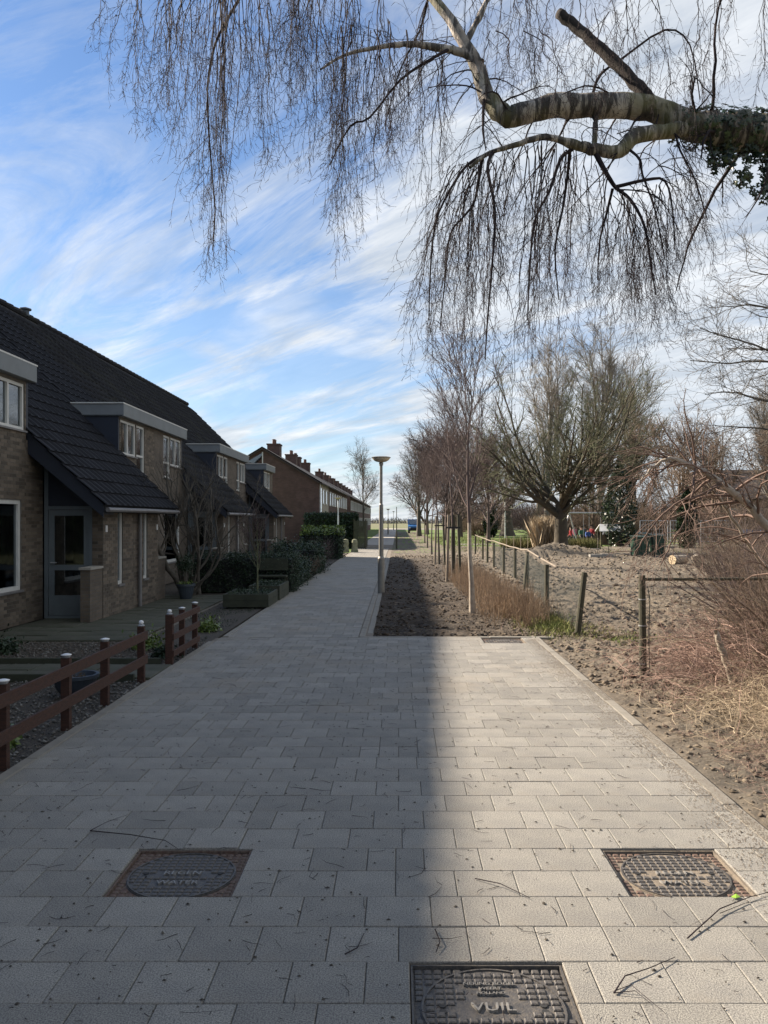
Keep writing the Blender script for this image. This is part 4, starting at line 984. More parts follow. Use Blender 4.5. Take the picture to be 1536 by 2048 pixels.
tal = tree('park_tree', 'tallest pale grey bare tree, right behind the broad tree', (19.5, 80, -.1), 17, .36, mat('pale_grey_bark', (.24, .22, .19), .9, (.15, .135, .115), 4), mat('pale_grey_twigs', (.22, .195, .165), .9, (.14, .12, .10), 4), 82, TL, trunk_h=14, group='trees of the park behind the mud')
bro = tree('park_tree', 'low brown bare tree to the right of the tall grey tree', (27.5, 72, -.1), 9, .2, M_brown, M_brown, 83, DK, trunk_h=6, group='trees of the park behind the mud')
oak = tree('park_tree', 'thick trunked bare tree with pollarded limbs on the lawn', (12.4, 94, -.1), 10, .75, M_bark, M_bark, 84, [dict(FT[0], n=7, t0=.5, L=8, rr=.42, ang=38)]+FT[1:], trunk_h=5.5, group='trees of the park behind the mud')
for src, loc, rz, sc, lb in [
    (brn, (6.6, 88, -.1), 2, 1.15, 'purple brown tree directly behind the second young tree'), (brn, (3.6, 104, -.1), 4, 1.1, 'small purple brown tree just right of the path side tree'), (brn, (7.2, 66, -.1), 1, .85, 'purple brown bushy tree behind the wire fence'),
    (brn, (9.6, 122, -.1), 3, 1.3, 'distant brown tree seen left of the thick trunked tree'),
    (tal, (15.5, 86, -.1), 1.2, 1.0, 'tall grey tree half hidden by the broad tree'), (tal, (26, 92, -.1), 2.6, .95, 'tall grey tree whose top shows right of the broad tree'), (tal, (34.5, 76, -.1), 4.1, .72, 'grey upright tree near the dark roofed building'),
    (tal, (40, 88, -.1), .4, .8, 'grey upright tree at the right edge of the photo'), (bro, (22.5, 66, -.1), .7, 1.0, 'brown bushy tree behind the green bins'), (bro, (31, 66, -.1), 2.2, 1.05, 'brown tree in front of the dark roofed building'),
    (bro, (24, 84, -.1), 3.3, 1.2, 'brown tree filling the gap behind the playground'), (bro, (17, 72, -.1), 5.1, .85, 'brown tree right behind the playhouse'), (bro, (36.5, 64, -.1), 5.5, .9, 'brown tree beside the blue and orange barrier'),
    (oak, (19, 112, -.1), 2, .9, 'distant bare tree on the lawn right of the thick trunked tree'), (brn, (14.8, 130, -.1), 5.2, 1.4, 'farthest brown tree behind the lawn')]:
    copy_tree(src, loc=loc, rz=rz, scale=sc, label=lb)
for i, (x, y, sc, kk) in enumerate([(-9, -22, .9, 0), (-3, -26, 1.0, 1), (3, -22, .9, 0), (9, -20, 1, 1), (15, -26, 1.1, 0), (-16, -28, 1.1, 1), (24, -14, 1, 0), (30, -2, 1, 1)]):  # unseen trees, added so the panes reflect something dark
    copy_tree((bro, brn)[kk], loc=(x, y, -.1), rz=i*1.3, scale=sc, label='bare brown tree behind the viewer, ' + ['leftmost of all', 'left of the middle', 'in the middle of the row', 'right of the middle', 'tallest at the right', 'far back at the left', 'far right by the field', 'nearest at the right side'][i])
for i, (x, y, sx) in enumerate([(-8, -16, 5), (3, -17, 6), (14, -16, 6)]):  # unseen hedges added behind the viewer as dark reflections for the glass
    hedge('garden_hedge', ['left dark hedge behind the viewer, mirrored in window glass', 'middle dark hedge behind the viewer, mirrored in window glass', 'right dark hedge behind the viewer, mirrored in window glass'][i], 'hedge', x-sx, x+sx, y-1, y, 3.2, M_leafd, 5000, .12, 200+i, .1)
# dark ivy clad tree and dark evergreen behind the broad tree
for i, (b, h, w, lb) in enumerate([((9.6, 86, 0), 3.6, 1.15, 'dark ivy covered stump tree on the lawn'), ((15.0, 56, 0), 6.0, 1.6, 'dark evergreen shrub tree right of the broad tree'), ((18.2, 52, 0), 3.9, 1.0, 'dark ivy clad trunk beside the green bins')]):
    t = thing('ivy_clad_tree', lb, 'tree', b); r = np.random.default_rng(90+i)
    MB().tube([(b[0], b[1], -.2), (b[0]+.1, b[1], h*.5), (b[0], b[1], h*.95)], [.22, .16, .06], 8).obj('trunk', M_bark, t)
    n = 4200; hh = r.random(n)**.8; a = r.uniform(0, 6.28, n); cl = .45+.55*fbm(hh*5, a*1.2, 3, i); rad = w*np.sin(np.clip(hh*.95+.12, 0, 1)*np.pi)**.6*cl*(.5+.5*r.random(n)**.5)
    P = np.stack([b[0]+rad*np.cos(a), b[1]+rad*np.sin(a), b[2]+hh*h], -1); V, Q = leaves(r, P, .12); big('crown', V, Q, M_ivy, t)
# far line of trees at the horizon
r = np.random.default_rng(99); n = 5200; x = r.uniform(-260, 330, n); h = (1.5+6*fbm(x*.03, x*0, 4, 3)**1.5)*(.3+.7*r.random(n)); y = r.uniform(430, 470, n)
P = np.stack([x, y, h*.0], -1)[:, None]+np.array([0, 0, 1.])*np.linspace(0, 1, 3)[None, :, None]*h[:, None, None]+np.concatenate([np.zeros((n, 1, 3)), r.normal(0, .7, (n, 2, 3))*[1, 1, 0]], 1)
big('distant_tree_line', *tubes(P, np.full((n, 3), .22)*[1, .8, .4], 3), mat('far_trees', (.17, .17, .17), .95), kind='stuff', label='low tree line at the horizon')

r = np.random.default_rng(98); n = 15000; x = r.uniform(9, 125, n); y = 150+25*r.random(n)+x*.1; h = (5+6*fbm(x*.06, x*0, 4, 8))*(.35+.65*r.random(n)); z0 = h*r.random(n)**1.6*.7
P = np.stack([x, y, z0], -1)[:, None]+np.array([0, 0, 1.])*np.linspace(0, 1, 4)[None, :, None]*((h-z0)*.6)[:, None, None]+np.cumsum(np.concatenate([np.zeros((n, 1, 3)), r.normal(0, .35, (n, 3, 3))*[1, 1, .2]], 1), 1)
big('far_wood', *tubes(P, np.full((n, 4), .055)*[1, .8, .6, .3], 3), M_purple, kind='stuff', label='far off brown wood behind the park lawn')
# --- gnarled climber at the porch corner
r = np.random.default_rng(101); t = thing('bare_climber', 'gnarled bare climbing shrub in front of the second porch', 'climber', (-5.0, 19.9, 0))
n = 11; st = np.zeros((n, 12, 3)); st[:, 0] = np.array([-5.0, 19.9, 0])+r.normal(0, .10, (n, 3))*[1, 1, 0]; d = nrm(np.array([0, 0, 1.])+r.normal(0, .28, (n, 3)))
for k in range(1, 12): d = nrm(d+.22*r.normal(size=(n, 3))+np.array([0, 0, .18])); st[:, k] = st[:, k-1]+d*(.23+.09*r.random((n, 1)))
R_ = (.055*(1-.7*np.linspace(0, 1, 12)))[None]*(.5+.8*r.random((n, 1))); big('stems', *tubes(st, R_, 7), M_bark, t, smooth=True)
P1, R1 = grow(r, st, R_, 12, .3, 1, 1.15, 42, 9, .16, .12, .5, minr=.006); P2, R2 = grow(r, P1, R1, 7, .15, 1, .5, 34, 6, .15, .14, .6, minr=.0035)
big('twigs', *join([tubes(P1, R1, 4), tubes(P2, R2, 3)]), M_bark, t)
tree('planter_tree', 'small bare multi branched tree growing in the planter box', (-3.02, 17.65, .2), 1.9, .024, M_greenbark, M_purple, 102, [dict(n=15, t0=.3, t1=1, L=1.15, ang=28, N=8, wob=.08, up=.10, rr=.5, minr=.007, trtip=.3), dict(n=7, t0=.2, t1=1, L=.5, ang=32, N=5, wob=.12, up=.08, rr=.6, minr=.004), dict(n=3, t0=.2, t1=1, L=.22, ang=32, N=3, wob=.1, up=.05, rr=.6, minr=.003)], trunk_h=1.25)

# ================================================================== BROWN HEDGE, FENCES ON THE RIGHT
r = np.random.default_rng(110); n = 7500; y = 13.9+13.5*r.random(n)**1.3; cx = 2.25-.02*(y-14); x = cx+r.normal(0, .26, n)+.16*np.sign(r.random(n)-.5); kp = (x > 1.5)&(x < 2.95)&(fbm(x*1.6, y*1.1, 3, 77)+.25*r.random(len(x)) > .50); x, y, cx = x[kp], y[kp], cx[kp]; n = len(x)
z = soil_h(x, y); h = (.24+.38*r.random(n)**1.7)*(1-.35*np.abs(x-cx))*(.8+.5*fbm(x*2, y*2, 2, 12)); lean = r.normal(0, .22, (n, 3))
P = np.stack([np.stack([x, y, z-.02], -1)+(lean*k*h[:, None]+np.array([0, 0, 1.])*k*h[:, None])+(r.normal(0, .03, (n, 3)) if 0 < k < 1 else 0)*(k > 0) for k in (0, .5, 1)], 1)
hd = thing('beech_hedge', 'low brown leafless hedge strip before the wire fence', 'hedge', (2.2, 19, 0))
big('stems', *tubes(P, np.array([[.0032, .0025, .0013]])*(1+P[:, 0, 1:2]/40), 3), M_reed, hd)
P1, R1 = grow(r, P[:, :], np.tile([[.003, .0025, .0015]], (n, 1)), 2, .3, .95, .16, 35, 3, .15, .1, .7, minr=.0018); big('twigs', *tubes(P1, R1, 3), M_reed, hd)
litter(2500, (1.2, 3.0), (12.9, 20), .012, .03, M_leaflit, 'leaf_litter', 'dry leaves under the brown leafless hedge', 7, .0)
# straw-like small stuff over the soil
def straws(n, xr, yr, seed, name, label, m, l0=.03, l1=.16, rad=.0016, zf=None, mask=None):
    r = np.random.default_rng(seed); x = r.uniform(*xr, n); y = yr[0]+(yr[1]-yr[0])*r.random(n)**1.5
    if mask is not None: kp = mask(x, y); x, y = x[kp], y[kp]; n = len(x)
    a = r.uniform(0, 6.28, n); L = l0+(l1-l0)*r.random(n)**3; z = (zf(x, y) if zf else np.zeros(n))+.006
    P = np.stack([x, y, z], -1)[:, None]+np.zeros((1, 4, 1)); dr = a
    for k in range(1, 4):
        dr = dr+r.normal(0, .35, n); P[:, k] = P[:, k-1]+np.stack([np.cos(dr), np.sin(dr), r.uniform(-.05, .12, n)*(k == 1)], -1)*(L/3)[:, None]
    R = np.full((n, 4), rad)*(.6+.8*r.random((n, 1)))*np.array([[1, .9, .7, .4]])
    big(name, *tubes(P, R, 3), m, kind='stuff', label=label)
offp = lambda x, y: ~((x < 2.2) & (y < 12.75))
straws(6000, (2.2, 8), (3.5, 20), 120, 'soil_twigs', 'broken twigs and straw on the bare soil', M_straw, zf=lambda x, y: soil_h(x, y)+.005, mask=offp)
straws(1500, (-.3, 2.2), (12.9, 26), 121, 'soil_twigs', 'broken twigs on the soil strip by the path', M_straw, zf=lambda x, y: soil_h(x, y)+.005, mask=offp)
straws(800, (-2.6, 2.0), (2.7, 12.5), 122, 'fallen_birch_twigs', 'thin dark birch twigs strewn over the paving', M_twig, .02, .16, .0014)
def specks(n, seed):
    r = np.random.default_rng(seed); x = r.uniform(-2.6, 2.0, n); y = 2.7+9*r.random(n)**1.3; s = r.uniform(.003, .011, n); a = r.uniform(0, 6.28, (n, 6))
    ang = np.arange(6)*math.pi/3; rad = s[:, None]*(.5+.8*r.random((n, 6)))
    V = np.stack([x[:, None]+rad*np.cos(ang), y[:, None]+rad*np.sin(ang)*.7, np.full((n, 6), .004)], -1)
    V = np.concatenate([V, np.stack([x, y, np.full(n, .010)], -1)[:, None]], 1); T = np.array([[i, (i+1) % 6, 6] for i in range(6)])
    big('soil_crumbs', V.reshape(-1, 3), (T[None]+7*np.arange(n)[:, None, None]).reshape(-1, 3), M_bed, kind='stuff', label='small dark crumbs and seeds on the paving')
specks(1100, 5)
# sand spilled along the right kerb
r = np.random.default_rng(130); n = 16000; y = 2.5+10*r.random(n); x = 2.13-np.abs(r.normal(0, .16, n))*(.4+1.2*fbm(y*.9, y*0, 3, 5)); s = r.uniform(.0015, .006, n)
o8 = np.array([[1,0,0],[0,1,0],[-1,0,0],[0,-1,0],[0,0,.8]], float); V = o8[None]*s[:, None, None]+np.stack([x, y, np.full(n, .002)], -1)[:, None]
big('spilled_sand', V.reshape(-1, 3), (np.array([[0,1,4],[1,2,4],[2,3,4],[3,0,4]])[None]+5*np.arange(n)[:, None, None]).reshape(-1, 3), M_sand, kind='stuff', label='sand and crumbs spilled along the right kerb')
# named single twigs on the paving
def twig(pts, rad, label, side=()):
    m = MB(); m.tube(pts, [rad, rad*.8, rad*.55][:len(pts)] if len(pts) < 4 else list(np.linspace(rad, rad*.4, len(pts))), 5)
    for s in side: m.tube(s, list(np.linspace(rad*.6, rad*.25, len(s))), 4)
    o = m.obj('fallen_twig', M_twig, loc=pts[0]); tag(o, label, 'twig')
def g(px, py, z=.008): Yd = gy(py); return ((px-VX)*Yd/F, Yd, z)
twig([g(1228, 1990), g(1250, 1962, .02), g(1300, 1943, .015), g(1350, 1918)], .0035, 'forked twig on the sunlit tiles right of the nearest cover', [[g(1228, 1990), g(1270, 1992, .02), g(1300, 2010)], [g(1232, 1985), g(1262, 1985, .03), g(1330, 2030)]])
twig([g(1375, 1880), g(1440, 1826, .02), g(1500, 1800, .015), g(1560, 1782)], .0035, 'long twig running out from the sandy cover to the right edge', [[g(1440, 1830), g(1490, 1815, .02), g(1545, 1800)]])
twig([g(180, 1664), g(260, 1676, .02), g(330, 1686, .015), g(355, 1700)], .0035, 'long bent twig above the shaded cover', [[g(180, 1664), g(215, 1650, .02), g(255, 1632)]])
twig([g(870, 1862), g(880, 1890, .015), g(872, 1908)], .003, 'short twig on the tile above the nearest cover', [[g(865, 1880), g(900, 1882, .01), g(925, 1876)]])
twig([g(950, 1760), g(1000, 1775, .02), g(1060, 1800, .01)], .003, 'thin twig in the sun between the covers', [])
twig([g(690, 1912), g(715, 1900, .01), g(728, 1870)], .003, 'twig lying across a joint in the shade', [])
o = MB().slab([g(1462, 1797, .006), g(1472, 1793, .012), g(1481, 1797, .006), g(1472, 1801, .010)], (0, 0, .002)).obj('green_leaf', M_green2, loc=g(1462, 1797)); tag(o, 'small bright green leaf at the corner of the sandy cover', 'leaf')

# ---- chain link fence: posts, top pole, mesh
wf = thing('wire_fence', 'sagging wire mesh fence with dark posts and pale top pole', 'fence', (3.2, 18, 0))
FP = [(2.83, 15.75, .95, 0), (3.42, 21.9, .95, .0), (3.5, 24.75, .95, 0), (3.5, 27.4, .95, 0), (3.62, 31.3, .95, 0), (3.72, 34.5, .95, 0), (3.8, 37.2, .95, 0), (4.05, 43.5, .95, 0)]
for i, (x, y, h, l) in enumerate(FP):
    z0 = float(soil_h(np.array([x]), np.array([y]))[0])-.08
    MB().tube([(x, y, z0), (x+l, y, h-(.0 if i else .0))], [.048, .044], 10).obj('post', M_post, wf)
MB().tube([(2.80, 12.95, -.08), (2.92, 12.95, .98)], [.05, .045], 10).obj('post', M_post, wf, label='leaning end post')
MB().tube([(3.22, 21.2, 0), (3.42, 21.9, .93)], [.035, .035], 8).obj('brace', M_post, wf)
top = [(p[0]+.0, p[1], p[2]+.04+.02*math.sin(i*2.1)) for i, p in enumerate(FP)]; top[0] = (2.92, 15.2, .93)
for a, b in zip(top, top[1:]):
    md = ((a[0]+b[0])/2+.02, (a[1]+b[1])/2, (a[2]+b[2])/2+rr.uniform(-.035, .02)); MB().tube([a, md, b], .019, 8).obj('top_pole', M_rail, wf)
def meshwire(A, B, h, n, sag=.05):
    """diamond mesh between two ground points as thin wires"""
    A = np.array(A, float); B = np.array(B, float); L = np.linalg.norm(B-A); d = (B-A)/L; st = []; sp_ = .075; N_ = 7
    k = int((L+h)/sp_)
    for s in (1, -1):
        for i in range(k):
            a = i*sp_-(h if s > 0 else 0)
            t0 = np.clip(-a, 0, h) if s > 0 else np.clip(a-L, 0, h)
            if s > 0: t1 = min(h, L-a)
            else: t1 = min(h, a)
            if s > 0: t0 = max(0, -a)
            if t1-t0 < .05: continue
            tt = np.linspace(t0, t1, N_); xx = a+s*tt
            bul = np.sin(np.pi*np.clip(xx/L, 0, 1))*sag*(1-(tt/h)*.3)
            P = A[None]+d[None]*xx[:, None]+np.array([0, 0, 1.])*(tt*(1-.08*np.sin(np.pi*np.clip(xx/L, 0, 1))))[:, None]+np.cross(d, [0, 0, 1.])[None]*bul[:, None]
            st.append(P)
    P = np.array(st); return tubes(P, np.full(P.shape[:2], .0014), 3)
ms = [meshwire((2.85, 12.95, .02), (2.83, 15.75, .02), .88, 9, .10)]
for a, b in zip(FP[:4], FP[1:5]): ms.append(meshwire((a[0], a[1], .02), (b[0], b[1], .02), .90, 9, .08))
big('wire_mesh', *join(ms), M_wire, wf, kind='stuff')
# single post with rail
pf = thing('rail_fence', 'dark mossy post with thin rail running right over the mud', 'fence', (2.88, 9.75, 0))
MB().tube([(2.885, 9.73, -.1), (2.87, 9.73, 1.15)], [.044, .04], 12).obj('post', M_post, pf)
MB().tube([(2.90, 9.74, 1.10), (3.6, 9.9, 1.09), (4.6, 10.1, 1.08), (5.9, 10.4, 1.05)], .019, 8).obj('rail', M_post, pf)
for z in (.86, .55, .10): MB().lathe((2.878, 9.73, z), [(.048, 0), (.048, .012)], 12).obj('wire_tie', M_steel, pf)
MB().tube([(2.93, 9.70, 1.02), (2.95, 9.68, .86), (2.94, 9.69, .5), (2.95, 9.69, .02)], .006, 5).obj('hanging_wire', M_wire, pf)
MB().tube([(5.95, 10.45, -.1), (5.93, 10.42, 1.12)], [.044, .04], 10).obj('post', M_post, pf)

# ================================================================== LAMPS, PATH END
def lamp(x, y, h, label, pole=M_lamp, bowl=True, thin=1.0):
    t = thing('street_lamp', label, 'street lamp', (x, y, 0), 'street lamps along the path')
    MB().lathe((x, y, -.05), [(.085*thin, 0), (.085*thin, .9), (.06*thin, .95), (.052*thin, h*.66), (.036*thin, h*.67), (.036*thin, h-.08)], 14).obj('pole', pole, t)
    if bowl:
        MB().lathe((x, y, h-.20), [(.05, -.02), (.055, .05), (.03, .06)], 12).obj('collar', M_lamp, t)
        MB().lathe((x, y, h-.14), [(.05, 0), (.13, .018), (.19, .055), (.222, .10), (.222, .108), (.02, .108)], 24).obj('bowl', M_bowl, t, smooth=False)
        MB().lathe((x, y, h-.028), [(.236, 0), (.24, .012), (.20, .026), (.02, .032)], 24).obj('lid', M_lamp, t)
    return t
lamp(-.43, 20.45, 3.37, 'nearest bowl topped street lamp beside the path')
lamp(-3.85, 52.6, 3.25, 'pale street lamp standing behind the laurel hedge', M_plate)
lamp(-1.3, 103, 3.2, 'distant street lamp at the left edge of the path')
lamp(-.12, 51.2, 2.75, 'thin dark pole beside the path, without lamp head', M_post, False, .6)
lamp(-.9, 150, 3.4, 'farthest tiny street lamp at the end of the path')
# wooden garden fence, stones, far gate
gf = thing('board_fence', 'grey board fence panel where the tall dark hedge ends', 'fence', (-2.3, 54, 0))
for i in range(9): MB().box(-2.75+i*.075, -2.75+i*.075+.065, 50.9, 50.94, .05, 1.75+.02*(i % 2)).obj('board', M_plank, gf)
for x in (-2.78, -2.06): MB().box(x, x+.07, 50.95, 51.02, 0, 1.85).obj('post', M_post, gf)
for j in range(14): MB().box(-2.12, -2.08, 51.1+j*.32, 51.1+j*.32+.28, .05, 1.75).obj('board', M_plank, gf)
for i, (x, lb) in enumerate(((-2.95, 'left one of two mossy stone pillars by the path'), (-2.45, 'right one of two mossy stone pillars, nearer the path'))):
    b = (x+.55 if False else x, 46.0, 0); t = thing('stone_pillar', lb, 'pillar', b, 'pair of mossy stone pillars')
    MB().box(b[0]-.20, b[0]+.20, 45.85, 46.2, 0, .12).obj('foot', M_lichen, t)
    V = []; m = MB(); m.lathe((b[0], 46.02, .12), [(.19, 0), (.16, .2), (.17, .45), (.14, .58), (.04, .62)], 9); m.obj('pillar', M_lichen, t)
# blue van at the end
def van(x, y, label):
    t = thing('parked_van', label, 'van', (x, y, 0)); w, h, L = 1.75, 1.9, 4.2
    m = MB(); m.slab([(x-w/2, y, .35), (x-w/2, y, .95), (x-w/2, y+.9, 1.15), (x-w/2, y+1.5, h), (x-w/2, y+L, h), (x-w/2, y+L, .35)], (w, 0, 0)); m.obj('body', M_blue, t)
    MB().slab([(x-w/2+.12, y+.90, 1.20), (x+w/2-.12, y+.90, 1.20), (x+w/2-.16, y+1.42, h-.08), (x-w/2+.16, y+1.42, h-.08)], (0, -.03, .02)).obj('windscreen', M_glass, t)
    MB().box(x-w/2+.3, x+w/2-.3, y-.03, y-.003, .5, .72).obj('grille', M_black, t); MB().box(x-w/2-.01, x+w/2+.01, y-.06, y-.003, .33, .48).obj('bumper', M_black, t)
    for sx in (-1, 1):
        MB().box(x+sx*.68-.13, x+sx*.68+.13, y-.03, y-.003, .68, .85).obj('headlight', M_plate, t)
        for yy in (.75, 3.4):
            m = MB(); K = 14; xx = x+sx*(w/2-.12); m.add([(xx+dx, y+yy+.32*math.cos(2*math.pi*i/K), .32+.32*math.sin(2*math.pi*i/K)) for dx in (-.12, .13) for i in range(K)], [tuple(range(K)), tuple(range(2*K-1, K-1, -1))]+[(i, (i+1) % K, (i+1) % K+K, i+K) for i in range(K)]); m.obj('wheel', M_black, t)
van(2.2, 112, 'small blue van parked where the path ends')
MB().box(-3, 60, 155, 175, -.02, -.005).obj('road', M_park, kind='structure')
# dark soil heap near the van
# ================================================================== PARK: paths, playground, bins
MB().box(4.6, 16, 60.5, 63.5, -.045, -.02).obj('park_path', M_park, kind='structure')
MB().box(16.002, 60, 55, 63.5, -.046, -.018).obj('playground_paving', M_park, kind='structure')
# concrete edge of reed bed, reeds
o = MB().box(6.2, 12.0, 49.2, 49.5, -.05, .10).obj('concrete_edge', M_conc, loc=(9, 49.3, 0)); tag(o, 'long pale concrete edge in front of the reeds', 'edging')
grass(9000, (6.4, 12.2), (49.7, 52), .25, .8, mat('young_reeds', (.10, .12, .03), .9, (.16, .13, .05), 2, island=.3), 'reeds', 'green and straw reeds behind the concrete edge', 140, w=.012, lean=.1)
grass(2500, (8.0, 9.2), (47.2, 49.0), .5, 2.2, M_straw, 'dry_reeds', 'tall pale dry reeds beside the broad tree trunk', 141, w=.014, lean=.16)
# pole fence behind the reeds
pl = thing('stake_fence', 'thin pale stakes in a row behind the reeds', 'fence', (6.5, 47.5, 0))
for i in range(14): MB().tube([(4.6+i*.42, 47.8+.05*i, -.1), (4.62+i*.42, 47.8+.05*i, .85+.1*rr.random())], .018, 5).obj('stake', M_rail, pl)
# bins
def bin_(x, y, w, h, label, rz=0):
    t = thing('wheelie_bin', label, 'bin', (x, y, 0), 'green waste bins at the edge of the mud')
    m = MB(); b, tp = w*.42, w*.5
    m.add([(x-b, y-b, .06), (x+b, y-b, .06), (x+b, y+b, .06), (x-b, y+b, .06), (x-tp, y-tp, h), (x+tp, y-tp, h), (x+tp, y+tp, h), (x-tp, y+tp, h)], [(0,3,2,1),(4,5,6,7),(0,1,5,4),(1,2,6,5),(2,3,7,6),(3,0,4,7)]); m.obj('body', M_bin, t)
    MB().slab([(x-tp-.03, y-tp-.05, h+.003), (x+tp+.03, y-tp-.05, h+.003), (x+tp+.03, y+tp+.03, h+.06), (x-tp-.03, y+tp+.03, h+.06)], (0, 0, .05)).obj('lid', M_bin, t)
    MB().tube([(x-tp*.8, y+tp+.07, h+.02), (x+tp*.8, y+tp+.07, h+.02)], .02, 6).obj('handle', M_bin, t)
    for sx in (-1, 1): MB().tube([(x+sx*b, y+b+.03, .11), (x+sx*(b+.06), y+b+.03, .11)], .11, 12).obj('wheel', M_black, t)
    for i in range(3): MB().box(x-b*.7+i*b*.7-.012, x-b*.7+i*b*.7+.012, y-tp-.002, y-b+.0, .15, h*.9).obj('rib', M_bin, t)
bin_(12.05, 41.2, .78, .92, 'left green waste bin at the edge of the mud'); bin_(13.0, 41.4, .66, .98, 'right green waste bin, next to the ivy clad trunk')
bin_(11.75+.0+.95-.1, 42.6, .5, 1.05, 'narrow green bin standing behind the other two')
# concrete blocks with stakes
for x, y, w, lb in ((9.45, 39.5, .62, 'left one of two pale concrete blocks on the mud'), (10.1, 40.0, .55, 'right one of two pale concrete blocks on the mud')):
    t = thing('concrete_block', lb, 'block', (x, y, 0), 'concrete blocks on the mud'); MB().box(x-w/2, x+w/2, y-.2, y+.2, -.05, .16).obj('block', M_conc, t); MB().tube([(x+.08, y, .163), (x+.1, y, .95 if w > .6 else 1.35)], .018, 6).obj('stake', M_rail if w > .6 else M_post, t)
# sawn logs
for i, (x, y, r0, a, lb) in enumerate(((11.3, 33.3, .2, .5, 'left sawn log piece with bark side showing'), (11.95, 33.0, .21, 1.35, 'right sawn log with its pale cut face to the viewer'))):
    t = thing('log', lb, 'log', (x, y, r0), 'sawn logs at the edge of the brush', a); K = 14; m = MB()
    V = [(dx, r0*(1+.05*math.sin(3*q))*math.cos(q), r0*(1+.05*math.cos(2*q))*math.sin(q)) for dx in (-.35, .35) for q in [2*math.pi*j/K for j in range(K)]]
    me = bpy.data.meshes.new('bark'); me.from_pydata(V, [], [(j, (j+1) % K, (j+1) % K+K, j+K) for j in range(K)]); link('bark', me, M_pale, t)
    me = bpy.data.meshes.new('cut_face'); me.from_pydata(V, [], [tuple(range(K)), tuple(range(2*K-1, K-1, -1))]); link('cut_face', me, M_cut, t)
# swing frame
sw = thing('swing_frame', 'white swing frame with slanted legs right of the broad tree', 'swing', (13.5, 58, 0))
for x in (12.0, 15.6):
    for dx in (-.75, .75): MB().tube([(x+dx*.9, 58+dx*.3, 0), (x, 58, 2.3)], .05, 8).obj('leg', M_steel, sw)
MB().tube([(11.9, 58, 2.3), (15.7, 58, 2.3)], .055, 8).obj('crossbar', M_steel, sw)
for x in (13.2, 14.4):
    st_ = MB().box(x-.22, x+.22, 57.9, 58.1, .5, .54).obj('swing_seat', M_black, sw); MB().tube([(x-.2, 58, .54), (x-.2, 58, 2.26)], .012, 4).tube([(x+.2, 58, .54), (x+.2, 58, 2.26)], .012, 4).obj('chain', M_steel, st_)
# playhouse
ph = thing('playhouse', 'small playhouse with a pale sloping roof in the playground', 'playhouse', (14.2, 56, 0))
for x in (13.65, 14.75):
    for y in (55.6, 56.5): MB().box(x-.04, x+.04, y-.04, y+.04, 0, 1.15).obj('leg', M_post, ph)
MB().slab([(13.5, 55.4, 1.02), (14.9, 55.4, 1.02), (15.05, 56.0, 1.48), (13.65, 56.0, 1.48)], (0, 0, .05)).obj('roof', M_plate, ph)
MB().slab([(13.5, 56.7, 1.02), (14.9, 56.7, 1.02), (15.05, 56.04, 1.48), (13.65, 56.04, 1.48)], (0, 0, .05)).obj('roof', M_plate, ph)
MB().box(13.69, 14.71, 56.45, 56.5, .1, .8).obj('panel', M_brown, ph)
# picnic tables
def picnic(x, y, lb):
    t = thing('picnic_table', lb, 'table', (x, y, 0), 'picnic tables in the playground')
    MB().box(x-.9, x+.9, y-.35, y+.35, .70, .75).obj('table_top', M_brown, t)
    for s in (-1, 1):
        MB().box(x-.9, x+.9, y+s*.75-.13, y+s*.75+.13, .42, .46).obj('seat', M_brown, t)
        for q in (-1, 1): MB().tube([(x+s*.7, y+q*.7, 0), (x+s*.7, y+q*.22, .70)], .045, 6).obj('leg', M_brown, t)
picnic(17.4, 57.5, 'left picnic table, beside the steel fence panels'); picnic(20.6, 59, 'right picnic table behind the green bins')
# steel mesh panels
def panel(x, y, w, h, lb):
    t = thing('fence_panel', lb, 'fence panel', (x, y, 0), 'tall steel fence panels of the playground'); m = MB()
    for xx in (x, x+w): m.tube([(xx, y, 0), (xx, y, h)], .035, 6)
    m.tube([(x, y, h), (x+w, y, h)], .03, 6); m.tube([(x, y, .15), (x+w, y, .15)], .03, 6); m.obj('frame', M_steel, t)
    m = MB(); n = 10
    for i in range(1, n): m.tube([(x+w*i/n, y, .15), (x+w*i/n, y, h)], .012, 3, False)
    for i in range(1, 5): m.tube([(x, y, .15+(h-.15)*i/5), (x+w, y, .15+(h-.15)*i/5)], .010, 3, False)
    m.obj('bars', M_steel, t)
for i in range(3): panel(18.3+i*2.3, 62.5, 2.1, 1.75, ['left steel fence panel behind the children', 'middle steel fence panel behind the bins', 'right steel fence panel by the ivy clad trunk'][i])
o = thing('notice_board', 'small grey framed board on two posts on the lawn', 'board', (13.4, 78, 0)); MB().box(13.0, 13.9, 78, 78.06, .5, 2.2).obj('board', M_steel, o); MB().tube([(12.95, 78.03, 0), (12.95, 78.03, 2.3)], .05, 6).obj('post', M_post, o); MB().tube([(13.95, 78.03, 0), (13.95, 78.03, 2.3)], .05, 6).obj('post', M_post, o)
o = MB().tube([(10.6, 82, 0), (10.6, 82, 3.6)], .06, 6).obj('lawn_pole', M_plate, loc=(10.6, 82, 0)); tag(o, 'thin pale pole on the lawn before the thick trunked tree', 'pole')
